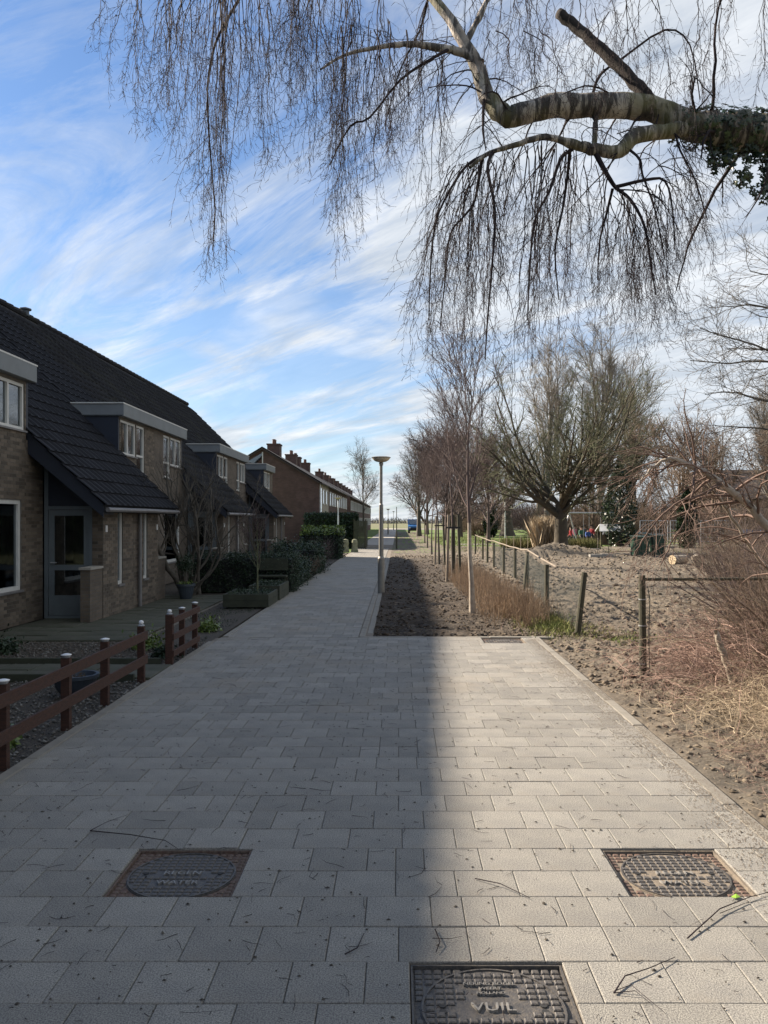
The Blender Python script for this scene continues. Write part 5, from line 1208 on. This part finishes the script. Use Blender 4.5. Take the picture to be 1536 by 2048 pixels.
# blue and orange barrier
for i in range(5):
    x = 24.3+i*1.35; t = thing('play_barrier', ['leftmost segment of the blue and orange barrier', 'second segment of the blue and orange barrier from the left', 'middle segment of the blue and orange barrier', 'second segment from the right of the blue and orange barrier', 'rightmost segment of the blue and orange barrier'][i], 'barrier', (x, 57, 0), 'blue and orange barriers behind the brush')
    MB().box(x-.62, x+.62, 57, 57.08, .75, 1.15).obj('top_board', M_blue, t); MB().box(x-.62, x+.62, 57, 57.08, .35, .68).obj('lower_board', M_orange, t)
    for s in (-.5, .5): MB().box(x+s-.04, x+s+.04, 57.083, 57.15, 0, 1.15).obj('leg', M_steel, t)
# dark roofed building at right
b = thing('school_building', 'low brick building with dark roof behind trees at right edge', 'building', (42, 98, 0))
w = MB().box(38.2, 62, 98, 110, 0, 4.2).obj('wall', M_redbrick, b)
MB().slab([(37.6, 97.4, 4.25), (62, 97.4, 4.25), (62, 103, 7.9), (37.6, 103, 7.9)], (0, 0, .15)).obj('roof', M_roof2, b); MB().box(38, 62, 103.2, 110, 4.25, 8.0).obj('upper_storey', M_redbrick, b)
for i in range(8):
    f = MB().box(39.2+i*2.6, 41.1+i*2.6, 97.93, 97.997, 1.2, 3.2).obj('window', M_white, b); MB().box(39.3+i*2.6, 41.0+i*2.6, 97.9, 97.928, 1.3, 3.1).obj('pane', M_glass, f)
t2 = thing('climbing_frame', 'blue railed climbing frame at the right edge of the photo', 'climbing frame', (31.8, 66.5, 0))
for x in (30.6, 32.0, 33.4): MB().tube([(x, 66, 0), (x, 66, 3.4)], .06, 6).obj('post', M_blue, t2)
for z in (2.6, 3.0, 3.4): MB().tube([(30.6, 66, z), (33.4, 66, z)], .04, 6).obj('rail', M_blue, t2)
# ------------------------------------------------ children on the playground
M_skin = mat('skin', (.42, .25, .18), .6, (.38, .22, .16)); M_hair = mat('hair', (.05, .03, .02), .7); M_trou = mat('dark_trousers', (.03, .035, .05), .85)
COATS = {'red': (.40, .03, .035), 'blue': (.04, .10, .34), 'pink': (.5, .16, .22), 'green': (.03, .13, .08), 'white': (.6, .58, .56), 'dark': (.03, .03, .04)}
def child(x, y, rz, h, coat, lb, pose):
    t = thing('person', lb, 'child', (x, y, 0), 'children playing behind the mud', rz); s = h
    def skin(name, vs, es, rs, m, sub=1):
        me = bpy.data.meshes.new(name); me.from_pydata([tuple(c*s for c in v) for v in vs], es, []); o = link(name, me, m, t); o.modifiers.new('k', 'SKIN'); 
        for i, rr_ in enumerate(rs): me.skin_vertices[0].data[i].radius = (rr_*s, rr_*s*.85)
        me.skin_vertices[0].data[0].use_root = True; o.modifiers.new('s', 'SUBSURF').levels = sub; bpy.context.view_layer.update()
        nm = bpy.data.meshes.new_from_object(o.evaluated_get(bpy.context.evaluated_depsgraph_get())); o.modifiers.clear(); nm.materials.clear(); nm.materials.append(m); o.data = nm; return o
    k = pose; st = .07+.05*k
    vs = [(0,0,.52),(0,0,.64),(0,0,.76),(0,0,.83),(0,.0,.87),(0,.01,.94),(-.06,0,.50),(-.07,-st,.27),(-.07,-st*.4,.03),(-.07,-st*.4-.07,.02),(.06,0,.50),(.07,st,.27),(.07,st*1.4,.03),(.07,st*1.4-.07,.02),
          (-.11,0,.78),(-.15,-.03,.63),(-.16,-.10-.05*k,.50),(-.16,-.13-.06*k,.46),(.11,0,.78),(.15,.04,.63),(.17,-.04+.12*k,.52),(.18,-.07+.14*k,.48)]
    es = [(0,1),(1,2),(2,3),(3,4),(4,5),(0,6),(6,7),(7,8),(8,9),(0,10),(10,11),(11,12),(12,13),(2,14),(14,15),(15,16),(16,17),(2,18),(18,19),(19,20),(20,21)]
    rs = [.075,.07,.085,.04,.06,.075,.06,.042,.03,.025,.06,.042,.03,.025,.04,.03,.022,.02,.04,.03,.022,.02]
    skin('body', vs, es, rs, M_skin)
    skin('jacket', [vs[i] for i in (0, 1, 2, 14, 15, 16, 18, 19, 20)], [(0,1),(1,2),(2,3),(3,4),(4,5),(2,6),(6,7),(7,8)], [.11,.10,.105,.055,.045,.036,.055,.045,.036], mat(coat+'_coat', COATS[coat], .8))
    skin('trousers', [vs[i] for i in (0, 6, 7, 8, 10, 11, 12)], [(0,1),(1,2),(2,3),(0,4),(4,5),(5,6)], [.085,.07,.05,.042,.07,.05,.042], M_trou)
    skin('hair', [(0, .015, .93), (0, .02, .97), (0, .045, .90)], [(0,1),(0,2)], [.078, .06, .05], M_hair)
for i, (px, Yd, h, c, lb, ps) in enumerate([(1141, 57, 1.35, 'red', 'child in a red coat at the swing, leftmost of the group', 1), (1149, 60, 1.4, 'pink', 'child in a pink coat walking behind the swing', 0), (1163, 59, 1.35, 'green', 'child in a dark green coat between swing and playhouse', 1),
      (1170, 61, 1.45, 'dark', 'child in dark clothes behind the child in green', 0), (1176, 57.5, 1.2, 'blue', 'child in a blue coat left of the playhouse, nearest the mud', 1), (1183, 62, 1.4, 'red', 'child in a red coat just left of the playhouse roof', 0),
      (1213, 60, 1.4, 'white', 'child in a white coat right of the playhouse', 1), (1222, 62, 1.45, 'dark', 'child in dark clothes right of the child in white', 0), (1228, 59.5, 1.35, 'pink', 'child in a pink coat by the left picnic table', 1)]):
    child((px-VX)*Yd/F, Yd, rr.uniform(0, 6.28), h, c, lb, ps)

# ================================================================== BIRCH WITH WEEPING TWIGS
YB = 6.0
birch = thing('birch_tree', 'large birch reaching in from the right with weeping bare twigs', 'tree', (3.9, YB+.2, 0))
def limb(pts, rad, dy=0, k=12, sub=5, seed=0, knob=.10):
    """pts: (px, py, depth offset); radii in photo pixels"""
    P = np.array([at(p[0], p[1], YB+(p[2] if len(p) > 2 else 0)+dy) for p in pts]); R = np.array(rad)*YB/F; n = len(P)
    t = np.arange(n); tt = np.linspace(0, n-1, (n-1)*sub+1)
    def cr(A):
        out = []
        for q in tt:
            i = min(int(q), n-2); f = q-i; p0, p1, p2, p3 = A[max(i-1, 0)], A[i], A[i+1], A[min(i+2, n-1)]
            out.append(.5*((2*p1)+(-p0+p2)*f+(2*p0-5*p1+4*p2-p3)*f*f+(-p0+3*p1-3*p2+p3)*f**3))
        return np.array(out)
    r = np.random.default_rng(seed); C = cr(P); Rr = cr(R[:, None])[:, 0]*(1+knob*r.normal(size=len(tt))); C = C+r.normal(size=C.shape)*Rr[:, None]*.07
    return C[None], np.maximum(Rr, .002)[None]
L_main = limb([(1900, 420, .25), (1720, 300, .15), (1536, 268, .05), (1450, 258), (1380, 252), (1300, 216), (1200, 213), (1100, 214), (1015, 232), (975, 192, .05), (957, 140, .1), (925, 78, .15), (870, 0, .25), (800, -70, .4), (700, -150, .6)], [62, 46, 38, 33, 29, 26, 24, 23, 21, 17, 15, 12, 10, 8, 5], seed=1, knob=.035)
L_sec = limb([(1420, 258, 0), (1340, 262, -.1), (1270, 272, -.15), (1240, 302, -.2), (1190, 300, -.25), (1150, 290, -.3), (1090, 274, -.35), (1030, 290, -.4), (975, 308, -.4), (940, 335, -.45)], [17, 14, 15, 13, 11, 9, 6, 5, 4, 3], seed=2, knob=.06)
L_stub = limb([(1300, 205, .0), (1270, 165, .05), (1215, 110, .15), (1160, 60, .25), (1118, 28, .3)], [15, 13, 12, 11.5, 11], seed=3, knob=.03)
L_left = limb([(962, 130, .1), (930, 108, .1), (880, 96, .1), (820, 88, .05), (760, 94, 0), (690, 110, 0), (640, 140, 0)], [11, 9, 7.5, 6, 4.5, 3, 2], seed=4, knob=.05)
L_up2 = limb([(925, 100, .1), (945, 60, .2), (965, 20, .3), (990, -40, .5)], [6, 6, 6, 6], seed=5)
L_kn = limb([(1192, 232, 0), (1190, 262, -.08), (1188, 300, -.2)], [6, 5, 5], seed=6)
tk = np.array([[3.9+.25*(1-q), YB+.3, 7.5*q] for q in np.linspace(0, 1, 12)])[None]; tkR = np.linspace(.30, .17, 12)[None]
Vt, Qt = join([tubes(tk, tkR, 16), tubes(*L_main, 14)]); big('trunk', Vt, Qt, M_birch, birch, smooth=True)
V, Q = join([tubes(*l, 12) for l in (L_sec, L_left, L_up2, L_kn)]); big('limbs', V, Q, M_birch, birch, smooth=True)
st_ = tubes(*L_stub, 12); n0 = len(st_[0]); stub = MB(); stub.add(st_[0], [tuple(q) for q in st_[1]]+[tuple(range(12))[::-1], tuple(range(n0-12, n0))]); stub.obj('broken_stub', mat('dark_wood', (.035, .026, .02), .9, (.02, .015, .012), 6, .8, 60), birch, smooth=True)
# dark drooping branches with real courses seen in the photo
brs = []
def droop(pts, r0, seed): 
    l = limb(pts, np.linspace(r0, 1.1, len(pts)), seed=seed, sub=3, knob=.03); brs.append(l); return l
D = [droop([(1190, 305, -.25), (1215, 350, -.3), (1232, 376, -.3), (1262, 400, -.35), (1290, 455, -.4), (1300, 520, -.4), (1312, 590, -.4)], 5, 11),
     droop([(1232, 374, -.3), (1290, 360, -.3), (1330, 362, -.3), (1345, 420, -.35), (1350, 500, -.35)], 3.5, 12),
     droop([(1225, 378, -.3), (1215, 420, -.2), (1200, 480, -.2), (1195, 560, -.2)], 3, 13),
     droop([(1145, 298, -.3), (1120, 320, -.3), (1100, 380, -.35), (1070, 440, -.4), (1060, 530, -.4), (1055, 640, -.4)], 4, 14),
     droop([(1140, 300, -.3), (1135, 350, -.2), (1125, 420, -.15), (1110, 500, -.15), (1118, 600, -.15)], 3.5, 15),
     droop([(985, 305, -.4), (975, 340, -.5), (990, 420, -.55), (985, 520, -.6), (975, 640, -.6), (970, 720, -.6)], 3.5, 16),
     droop([(975, 308, -.4), (935, 330, -.4), (900, 380, -.4), (870, 450, -.4), (860, 560, -.4), (858, 640, -.4)], 3.5, 17),
     droop([(965, 315, -.4), (950, 400, -.3), (930, 430, -.3), (900, 470, -.3), (890, 560, -.3), (880, 660, -.3)], 3, 18),
     droop([(968, 200, 0), (966, 260, -.2), (972, 300, -.4)], 3.5, 19),
     droop([(900, 98, .1), (860, 120, 0), (800, 160, -.1), (740, 235, -.2), (700, 252, -.2), (660, 330, -.2)], 3.5, 20),
     droop([(1260, 300, -.2), (1280, 320, -.3), (1285, 350, -.3), (1310, 420, -.3), (1330, 520, -.3)], 3, 21),
     droop([(1350, 262, -.1), (1360, 300, -.2), (1390, 360, -.2), (1415, 440, -.2)], 2.5, 22),
     droop([(1185, 190, 0), (1200, 150, .1), (1240, 120, .2), (1330, 60, .3), (1380, 90, .3), (1400, 200, .3)], 3.5, 23),
     droop([(500, -40, .6), (460, 30, .5), (430, 90, .4), (415, 180, .4), (420, 300, .4), (430, 420, .4), (425, 500, .4)], 3.5, 24),
     droop([(860, -20, .4), (840, 60, .5), (800, 140, .6), (770, 250, .6)], 3, 25)]
# mother branches coming down from outside the top of the frame and off the limbs: (px start, py start, px end, py end, depth, strands)
rb = np.random.default_rng(200); mothers = []
cl = [(225, -60, 205, 60, 1), (300, -60, 262, 200, 2), (330, -60, 300, 270, 2), (350, -60, 330, 250, 2), (400, -60, 345, 190, 3), (410, -70, 390, 300, 2), (430, -60, 402, 420, 4), (450, -60, 415, 500, 4), (455, -60, 440, 440, 3), (470, -60, 460, 330, 2),
      (540, -60, 505, 200, 2), (520, -60, 522, 320, 3), (560, -60, 560, 120, 2), (600, -60, 590, 170, 3), (620, -60, 612, 260, 3), (640, -60, 640, 330, 3), (670, 60, 668, 360, 3), (700, -60, 682, 440, 4), (720, -30, 700, 330, 3), (740, 60, 738, 260, 3), (760, -60, 760, 300, 3), (790, 40, 792, 330, 3), (820, 60, 830, 250, 2), (690, -60, 660, 220, 3), (650, -80, 625, 140, 3), (360, -80, 352, 110, 3), (580, -80, 575, 60, 3),
      (850, 60, 850, 420, 2), (880, 100, 900, 300, 2), (930, 330, 850, 640, 4), (940, 330, 880, 610, 4), (960, 320, 905, 690, 4), (975, 320, 950, 700, 4), (985, 310, 985, 560, 3), (1000, 300, 1010, 480, 2), (1040, 290, 1000, 590, 3), (1090, 280, 1055, 690, 4), (1120, 300, 1075, 590, 3), (1130, 300, 1112, 620, 4), (1150, 295, 1130, 700, 2), (1170, 300, 1150, 560, 2), (1200, 330, 1190, 620, 3), (1240, 380, 1215, 600, 3),
      (1260, 390, 1255, 600, 3), (1285, 430, 1285, 680, 4), (1300, 420, 1310, 600, 3), (1300, 370, 1345, 560, 3), (1340, 360, 1370, 500, 3), (1330, 330, 1400, 470, 3), (1370, 270, 1432, 370, 2), (1350, 300, 1395, 540, 2),
      (1020, -60, 1010, 120, 3), (1060, -60, 1050, 170, 3), (1100, -60, 1085, 130, 2), (1160, -60, 1150, 130, 3), (1200, 20, 1190, 200, 2), (1230, -60, 1225, 110, 2), (1270, -60, 1275, 160, 2), (1330, -60, 1320, 190, 2), (1380, 60, 1385, 330, 2), (1420, -60, 1415, 150, 2), (1470, -60, 1480, 170, 2), (1520, -60, 1520, 200, 2), (1300, 60, 1290, 190, 2), (930, -60, 940, 90, 2), (880, -60, 850, 130, 2), (980, 60, 985, 180, 2), (1050, 100, 1060, 200, 2),
      (600, -60, 585, 230, 3), (650, -60, 655, 300, 3), (690, 50, 686, 485, 4), (705, 40, 690, 470, 3), (735, 60, 722, 330, 3), (440, -60, 428, 540, 4), (475, -60, 440, 520, 3), (380, -60, 372, 330, 3), (325, -60, 320, 220, 3), (265, -60, 245, 150, 2), (500, -60, 495, 260, 3), (530, -60, 515, 330, 2),
      (960, 320, 940, 740, 4), (985, 330, 965, 750, 4), (940, 340, 845, 720, 3), (1065, 290, 1060, 750, 4), (1090, 290, 1070, 700, 3), (1140, 310, 1130, 660, 3), (1270, 400, 1283, 710, 4), (1250, 390, 1290, 660, 3), (1320, 380, 1330, 640, 3), (870, 120, 860, 500, 2),
      (1395, 100, 1410, 300, 2), (1090, 60, 1110, 190, 2), (1240, 130, 1235, 200, 2)]
NM = 14
for (x0, y0, x1, y1, s) in cl:
    for q in range(max(1, int(s))):
        dep = rb.uniform(-.9, .9); a = np.array(at(x0+rb.normal(0, 14), y0, YB+dep)); b = np.array(at(x1+rb.normal(0, 9+6*q), y1-abs(rb.normal(0, 22*q)), YB+dep+rb.normal(0, .15)))
        f = np.linspace(0, 1, NM)[:, None]; e = f**1.6; P = a*(1-f)+b*f; P[:, :2] = a[:2]*(1-f**.65)+b[:2]*f**.65; P += np.cumsum(rb.normal(0, .012, (NM, 3)), 0)*np.array([1, 1, .3]); mothers.append(P)
MP = np.array(mothers); MR = np.linspace(.0036, .0010, NM)[None].repeat(len(MP), 0)*(.75+.5*rb.random((len(MP), 1)))
S1, SR1 = grow(rb, MP, MR, 6, .06, .97, .5, 24, 11, .15, -.20, .6, taper_len=.45, minr=.0013)
S2, SR2 = grow(rb, S1, SR1, 2, .1, .9, .2, 34, 6, .16, -.12, .7, minr=.0011)
Dl = []
for l in brs:
    if l[0].shape[1] >= 7: Dl.append(grow(rb, l[0], l[1], 9, .08, 1, .75, 36, 12, .14, -.18, .4, minr=.0015))
S3 = np.concatenate([d[0] for d in Dl]); SR3 = np.concatenate([d[1] for d in Dl])
S4, SR4 = grow(rb, S3, SR3, 4, .1, .95, .3, 32, 7, .16, -.15, .7, minr=.0012)
LL = [grow(rb, l[0], l[1]*.2, nn, .05, 1, 1.0, 55, 12, .12, -.11, .6, minr=.002) for l, nn in ((L_left, 20), (L_sec, 12), (L_main, 30), (L_up2, 8))]
LL = [(p[0][(p[0][:, :, 0] < 3.4).all(1)], p[1][(p[0][:, :, 0] < 3.4).all(1)]) for p in LL]
S5 = np.concatenate([d[0] for d in LL]); SR5 = np.concatenate([d[1] for d in LL]); S6, SR6 = grow(rb, S5, SR5, 4, .15, .95, .35, 32, 8, .16, -.14, .6, minr=.0012)
tw_, twr = [], []
for S, SR, nn in ((MP, MR, 6), (S1, SR1, 5), (S2, SR2, 2), (S3, SR3, 5), (S4, SR4, 3), (S6, SR6, 3)):
    p, q = grow(rb, S, SR, nn, .08, 1, .045, 42, 3, .15, .02, .8, taper_len=0, minr=.0015); tw_.append(p); twr.append(q*1.1)
big('branches', *join([tubes(l[0], l[1], 6) for l in brs]+[tubes(MP, MR, 4), tubes(S5, SR5, 4)]), M_twig, birch, kind='stuff')
big('twigs', *join([tubes(S1, SR1, 3), tubes(S2, SR2, 3), tubes(S3, SR3, 3), tubes(S4, SR4, 3), tubes(S6, SR6, 3)]), M_twig, birch, kind='stuff')
T_ = np.concatenate(tw_); TR_ = np.concatenate(twr); big('buds', *tubes(T_, TR_, 3), M_buds, birch, kind='stuff')
# ---- ivy on the birch limb: leaves as parts
ivy = thing('ivy', 'dark ivy wrapped round the thick end of the birch limb', 'ivy', at(1500, 270, YB))
def ivy_leaf():
    o = [(0, -.1), (.35, -.5), (.95, -.42), (.62, .05), (.75, .45), (.28, .42), (0, 1.1), (-.28, .42), (-.75, .45), (-.62, .05), (-.95, -.42), (-.35, -.5)]
    V = [(0, .1, .08)]+[(x, y, -.10*abs(x)) for x, y in o]; return V, [(0, i+1, (i+1) % 12+1) for i in range(12)]
IV, IF = ivy_leaf(); ime = bpy.data.meshes.new('leaf'); ime.from_pydata(IV, [], IF); ime.materials.append(M_ivy)
ri = random.Random(77); mainP, mainR = L_main[0][0], L_main[1][0]
idxs = [i for i in range(len(mainP)) if 1330 < VX+F*mainP[i][0]/mainP[i][1] < 1900]
stfV, stfQ, nst = [], [], 0; nleaf = 0
hang = []
for (px, y1) in ((1432, 340), (1460, 372), (1490, 398), (1512, 410), (1540, 440), (1560, 420), (1450, 330), (1524, 360)):
    a = np.array(at(px-rr.uniform(0, 20), 285, YB)); b = np.array(at(px+rr.uniform(0, 25), y1, YB-.1)); pts = [a+(b-a)*q+np.array([.03*math.sin(q*7+px), 0, 0]) for q in np.linspace(0, 1, 9)]; hang.append(pts)
big('stems', *tubes(np.array(hang), np.full((len(hang), 9), .003), 4), M_twig, ivy)
B0 = WL[ivy.name]
for n in range(1500):
    if n % 4 == 0:
        pts = ri.choice(hang); q = ri.random()*8; i = min(int(q), 7); c = pts[i]*(1-q+i)+pts[i+1]*(q-i)+np.array([ri.gauss(0, .016), ri.gauss(0, .03), ri.gauss(0, .01)]); nrml = Vector((ri.gauss(0, .5), -1, ri.gauss(0, .5)))
    else:
        i = ri.choice(idxs); pxi = VX+F*mainP[i][0]/mainP[i][1]
        if pxi < 1440 and ri.random() > (pxi-1330)/130: continue
        a = ri.uniform(0, 6.28); rad = mainR[i]*ri.uniform(.95, 1.35)+.01+(.05*ri.random()**2 if math.sin(a) < 0 else 0); nrml = Vector((ri.gauss(0, .25), -math.cos(a), math.sin(a))); c = mainP[i]+np.array([ri.uniform(-.06, .06), -math.cos(a)*rad, math.sin(a)*rad])
    s = ri.uniform(.016, .034); eul = nrml.to_track_quat('Z', 'Y').to_euler(); eul.rotate_axis('Z', ri.uniform(0, 6.28))
    front = nrml.y < .1
    if front and nleaf < 300:
        o = link('leaf', ime, None, ivy); o.location = Vector(c-B0); o.rotation_euler = eul; o.scale = (s, s, s); nleaf += 1
    else:
        Mx = Matrix.LocRotScale(Vector(c), eul, Vector((s, s, s))); stfV += [tuple(Mx @ Vector(v)) for v in IV]; stfQ += [tuple(j+nst for j in f) for f in IF]; nst += len(IV)
big('leaves', np.array(stfV), np.array(stfQ), M_ivy, ivy, kind='stuff')

# ================================================================== RIGHT EDGE: bare crown, bent birch bough, brush
r = np.random.default_rng(300)
ct = thing('bare_tree', 'bare tree crown reaching in at the right edge below the birch', 'tree', (7.6, 12.5, 0))
tk = np.array([[7.6+.2*math.sin(q*5), 12.5, 6*q] for q in np.linspace(0, 1, 10)])[None]; big('trunk', *tubes(tk, np.linspace(.16, .08, 10)[None], 10), M_bark, ct, smooth=True)
lm = []
for (x0, y0, x1, y1) in ((1800, 900, 1400, 640), (1800, 850, 1380, 720), (1780, 950, 1410, 800), (1750, 760, 1440, 600), (1800, 700, 1500, 560), (1760, 1000, 1430, 850), (1790, 820, 1450, 700)):
    a = np.array(at(x0, y0, 12.5)); b = np.array(at(x1, y1, 12.2+r.normal(0, .5))); f = np.linspace(0, 1, 12)[:, None]; P = a*(1-f)+b*f; P[:, 2] += .35*np.sin(f[:, 0]*3.1)+np.cumsum(r.normal(0, .03, 12)); lm.append(P)
lm = np.array(lm); lr = np.linspace(.035, .006, 12)[None].repeat(len(lm), 0)
P1, R1 = grow(r, lm, lr, 13, .3, 1, 1.1, 38, 9, .13, .0, .5, minr=.005); P2, R2 = grow(r, P1, R1, 7, .15, 1, .5, 38, 7, .14, .0, .6, minr=.0032); P3, R3 = grow(r, P2, R2, 3, .2, 1, .22, 38, 4, .12, 0, .7, minr=.0028)
big('limbs', *tubes(lm, lr, 7), M_bark, ct); big('twigs', *join([tubes(P1, R1, 4), tubes(P2, R2, 3), tubes(P3, R3, 3)]), M_bark, ct)
# bent pale bough
bb = thing('bent_bough', 'pale bent bough arching down over the brush at right', 'branch', at(1560, 1100, 8.6))
def pl8(pts, Yd, rad, sub=5, seed=0):
    P = np.array([at(p[0], p[1], Yd+(p[2] if len(p) > 2 else 0)) for p in pts]); n = len(P); tt = np.linspace(0, n-1, (n-1)*sub+1); out = []
    for q in tt:
        i = min(int(q), n-2); f = q-i; p0, p1, p2, p3 = P[max(i-1, 0)], P[i], P[i+1], P[min(i+2, n-1)]; out.append(.5*((2*p1)+(-p0+p2)*f+(2*p0-5*p1+4*p2-p3)*f*f+(-p0+3*p1-3*p2+p3)*f**3))
    rd = np.interp(tt, np.arange(n), rad)*Yd/F; return np.array(out)[None]+np.random.default_rng(seed).normal(size=(1, len(tt), 3))*.006, rd[None]
g1 = pl8([(1640, 1150), (1560, 1080), (1500, 1015), (1440, 965), (1390, 935), (1345, 917), (1318, 925), (1295, 945), (1278, 965)], 8.6, [10, 9, 8, 7, 6, 4.5, 2.5, 1.8, 1.2], seed=1)
g2 = pl8([(1600, 1200, .3), (1520, 1120, .2), (1480, 1060, .1), (1440, 1000, .05), (1400, 950, 0)], 8.7, [5, 4, 3.5, 3, 2], seed=2)
g3 = pl8([(1440, 965), (1400, 990, -.2), (1350, 1010, -.3), (1300, 1060, -.3), (1270, 1110, -.3)], 8.6, [3, 2.5, 2, 1.6, 1], seed=3)
g4 = pl8([(1390, 935), (1385, 980, -.2), (1370, 1040, -.3), (1340, 1090, -.3), (1320, 1130, -.3)], 8.6, [2.6, 2.2, 1.8, 1.4, 1], seed=4)
big('bough', *join([tubes(*q, 9) for q in (g1, g2)]), M_pale, bb, smooth=True)
Tw = []
for gg, nn in ((g1, 42), (g2, 20), (g3, 16), (g4, 16)):
    a = grow(r, gg[0], gg[1], nn, .15, 1, .75, 50, 8, .12, -.07, .4, minr=.0035, taper_len=.2); b = grow(r, a[0], a[1], 5, .2, 1, .3, 40, 5, .14, -.03, .6, minr=.0022); Tw += [tubes(*a, 4), tubes(*b, 3)]
big('twigs', *join(Tw+[tubes(*g3, 6), tubes(*g4, 6)]), mat('red_brown_bark', (.17, .11, .085), .8, (.10, .065, .05), 6), bb)
# thicket of bare bushes
for i, (x, y, n, h, sp_, m, lb) in enumerate([(4.7, 9.3, 80, 1.55, 1.3, M_brown, 'bare bush with dark thin stems behind the brush heap'), (5.2, 11.5, 75, 1.9, 1.3, M_purple, 'taller bare bush at the right edge, below the bent bough'), (4.1, 7.9, 60, 1.1, 1.0, M_brown, 'bare twiggy bush at the right edge nearest the viewer'),
      (6.6, 15, 70, 1.9, 1.6, M_brown, 'bare bush in the mud beyond the rail fence'), (9.6, 24, 42, 2.1, 2.0, M_brown, 'distant brown bush in front of the sawn logs'), (14.5, 34, 45, 2.8, 3.0, M_purple, 'wide brown bush right of the green bins'), (18, 44, 45, 3.2, 3.4, M_brown, 'wide brown bush before the blue and orange barrier')]):
    shrub('bare_bush', lb, (x, y, -.03), n, h, sp_, m, 310+i, .007*(1+y/22), 2, 10, 8, 'bush', .0, 'bare bushes at the right edge', .11)
ls = thing('arching_stems', 'long thin pale stems arching left out of the bushes at right edge', 'stems', (4.9, 8.8, 0)); r = np.random.default_rng(360)
n = 60; P = np.zeros((n, 12, 3)); P[:, 0] = np.array([4.9, 8.8, 0])+r.normal(0, 1, (n, 3))*[.5, .8, 0]; d = nrm(np.stack([r.normal(-.45, .3, n), r.normal(-.1, .3, n), np.ones(n)], -1)); L = (1.0+1.3*r.random(n))/11
for k in range(1, 12): d = nrm(d+.07*r.normal(size=(n, 3))+np.array([-.05, 0, -.09])); P[:, k] = P[:, k-1]+d*L[:, None]
R_ = np.linspace(.0075, .002, 12)[None]*(.6+.7*r.random((n, 1))); big('stems', *tubes(P, R_, 5), M_straw, ls)
P1, R1 = grow(r, P, R_, 7, .25, 1, .4, 38, 6, .12, -.02, .6, minr=.0018); big('twigs', *tubes(P1, R1, 3), M_brush, ls)
ug = shrub('undergrowth_bush', 'brown undergrowth bush behind the swing frame', (13.0, 70, -.1), 80, 3.4, 3.6, M_brown, 370, .035, 2, 9, 12, 'bush', .0, 'undergrowth bushes behind the playground', .12)
for i, (x, y, rz, sc, lb) in enumerate([(9.5, 96, 1, 1.0, 'undergrowth bush between the ivy covered stump and thick trunk'), (17.5, 74, 2, 1.1, 'undergrowth bush behind the playhouse'), (21.5, 70, 3, .9, 'undergrowth bush behind the steel fence panels'), (25.5, 68, 4, 1.05, 'undergrowth bush behind the right picnic table'),
     (29.5, 70, 5, 1.15, 'undergrowth bush behind the blue and orange barrier'), (33.8, 67, .6, 1.0, 'undergrowth bush beside the blue climbing frame'), (38, 72, 1.6, 1.1, 'undergrowth bush in front of the brick building'), (23.5, 80, 2.6, 1.3, 'larger undergrowth bush deep behind the playground'), (16.5, 88, 3.6, 1.2, 'distant undergrowth bush below the tall grey tree'), (36, 82, 4.6, 1.3, 'distant undergrowth bush at the brick building corner')]):
    copy_tree(ug, loc=(x, y, -.1), rz=rz, scale=sc, label=lb)
# heap of cut brushwood
def brushheap(name, label, c, rx, ry, h, n, L, m, seed, rad=.003):
    r = np.random.default_rng(seed); q = r.normal(size=(n, 2))*.5; x = c[0]+q[:, 0]*rx; y = c[1]+q[:, 1]*ry; z = c[2]+h*np.exp(-(q**2).sum(1)*1.2)*r.random(n)
    a = r.uniform(0, 6.28, n); d = nrm(np.stack([np.cos(a), np.sin(a), r.normal(.15, .3, n)], -1)); P = np.zeros((n, 7, 3)); P[:, 0] = np.stack([x, y, z], -1)
    st = L*(.3+.8*r.random(n))/6
    for k in range(1, 7): d = nrm(d+.22*r.normal(size=(n, 3))+np.array([0, 0, -.08])); P[:, k] = P[:, k-1]+d*st[:, None]; P[:, k, 2] = np.maximum(P[:, k, 2], soil_h(P[:, k, 0], P[:, k, 1]))
    kp = ((P[:, :, 0] > 2.25) | (P[:, :, 1] > 12.9)).all(1); P = P[kp]; R = (rad*(.5+1.0*r.random(len(P))**2))[:, None]*np.linspace(1, .35, 7)[None]
    t = thing(name, label, 'brushwood', c); big('branches', *tubes(P, R, 4), m, t, kind='stuff'); P1, R1 = grow(r, P, R, 3, .2, 1, L*.3, 40, 4, .2, 0, .6, minr=.0014); kp = (P1[:, :, 0] > 2.2).all(1); big('twigs', *tubes(P1[kp], R1[kp], 3), m, t)
brushheap('brush_heap', 'reddish heap of cut brushwood at the right edge', (4.15, 9.0, .02), 1.5, 1.5, .66, 1700, 1.05, M_brush, 320, .0042)
brushheap('brush_heap', 'tan brushwood lying lower right, closest to the paving', (3.75, 7.2, 0), 1.1, 1.3, .42, 1700, .7, M_straw, 321, .0028)
brushheap('brush_heap', 'scattered thin twigs on the soil beside the kerb at right edge', (2.75, 5.6, 0), .7, 1.8, .05, 380, .35, M_brush, 322, .0016)
brushheap('brush_heap', 'loose brush behind the single mossy post', (5.4, 11.6, 0), 2.2, 1.8, .35, 500, 1.0, M_brush, 323)
st = pl8([(1300, 1175), (1315, 1215), (1330, 1260), (1350, 1300)], 9.2, [3, 5, 6, 6], seed=9)
st = pl8([(1432, 1262), (1440, 1290), (1455, 1330), (1470, 1380)], 8.4, [5, 7, 7, 8], seed=9); o = big('tree_stump', *tubes(*st, 8), M_pale, smooth=True, loc=tuple(st[0][0][-1])); tag(o, 'upright pale sawn branch stump in the reddish brush heap', 'stump')

# ================================================================== remaining small things
for o in bpy.data.objects:
    if o.parent is not None and 'category' in o: del o['category']
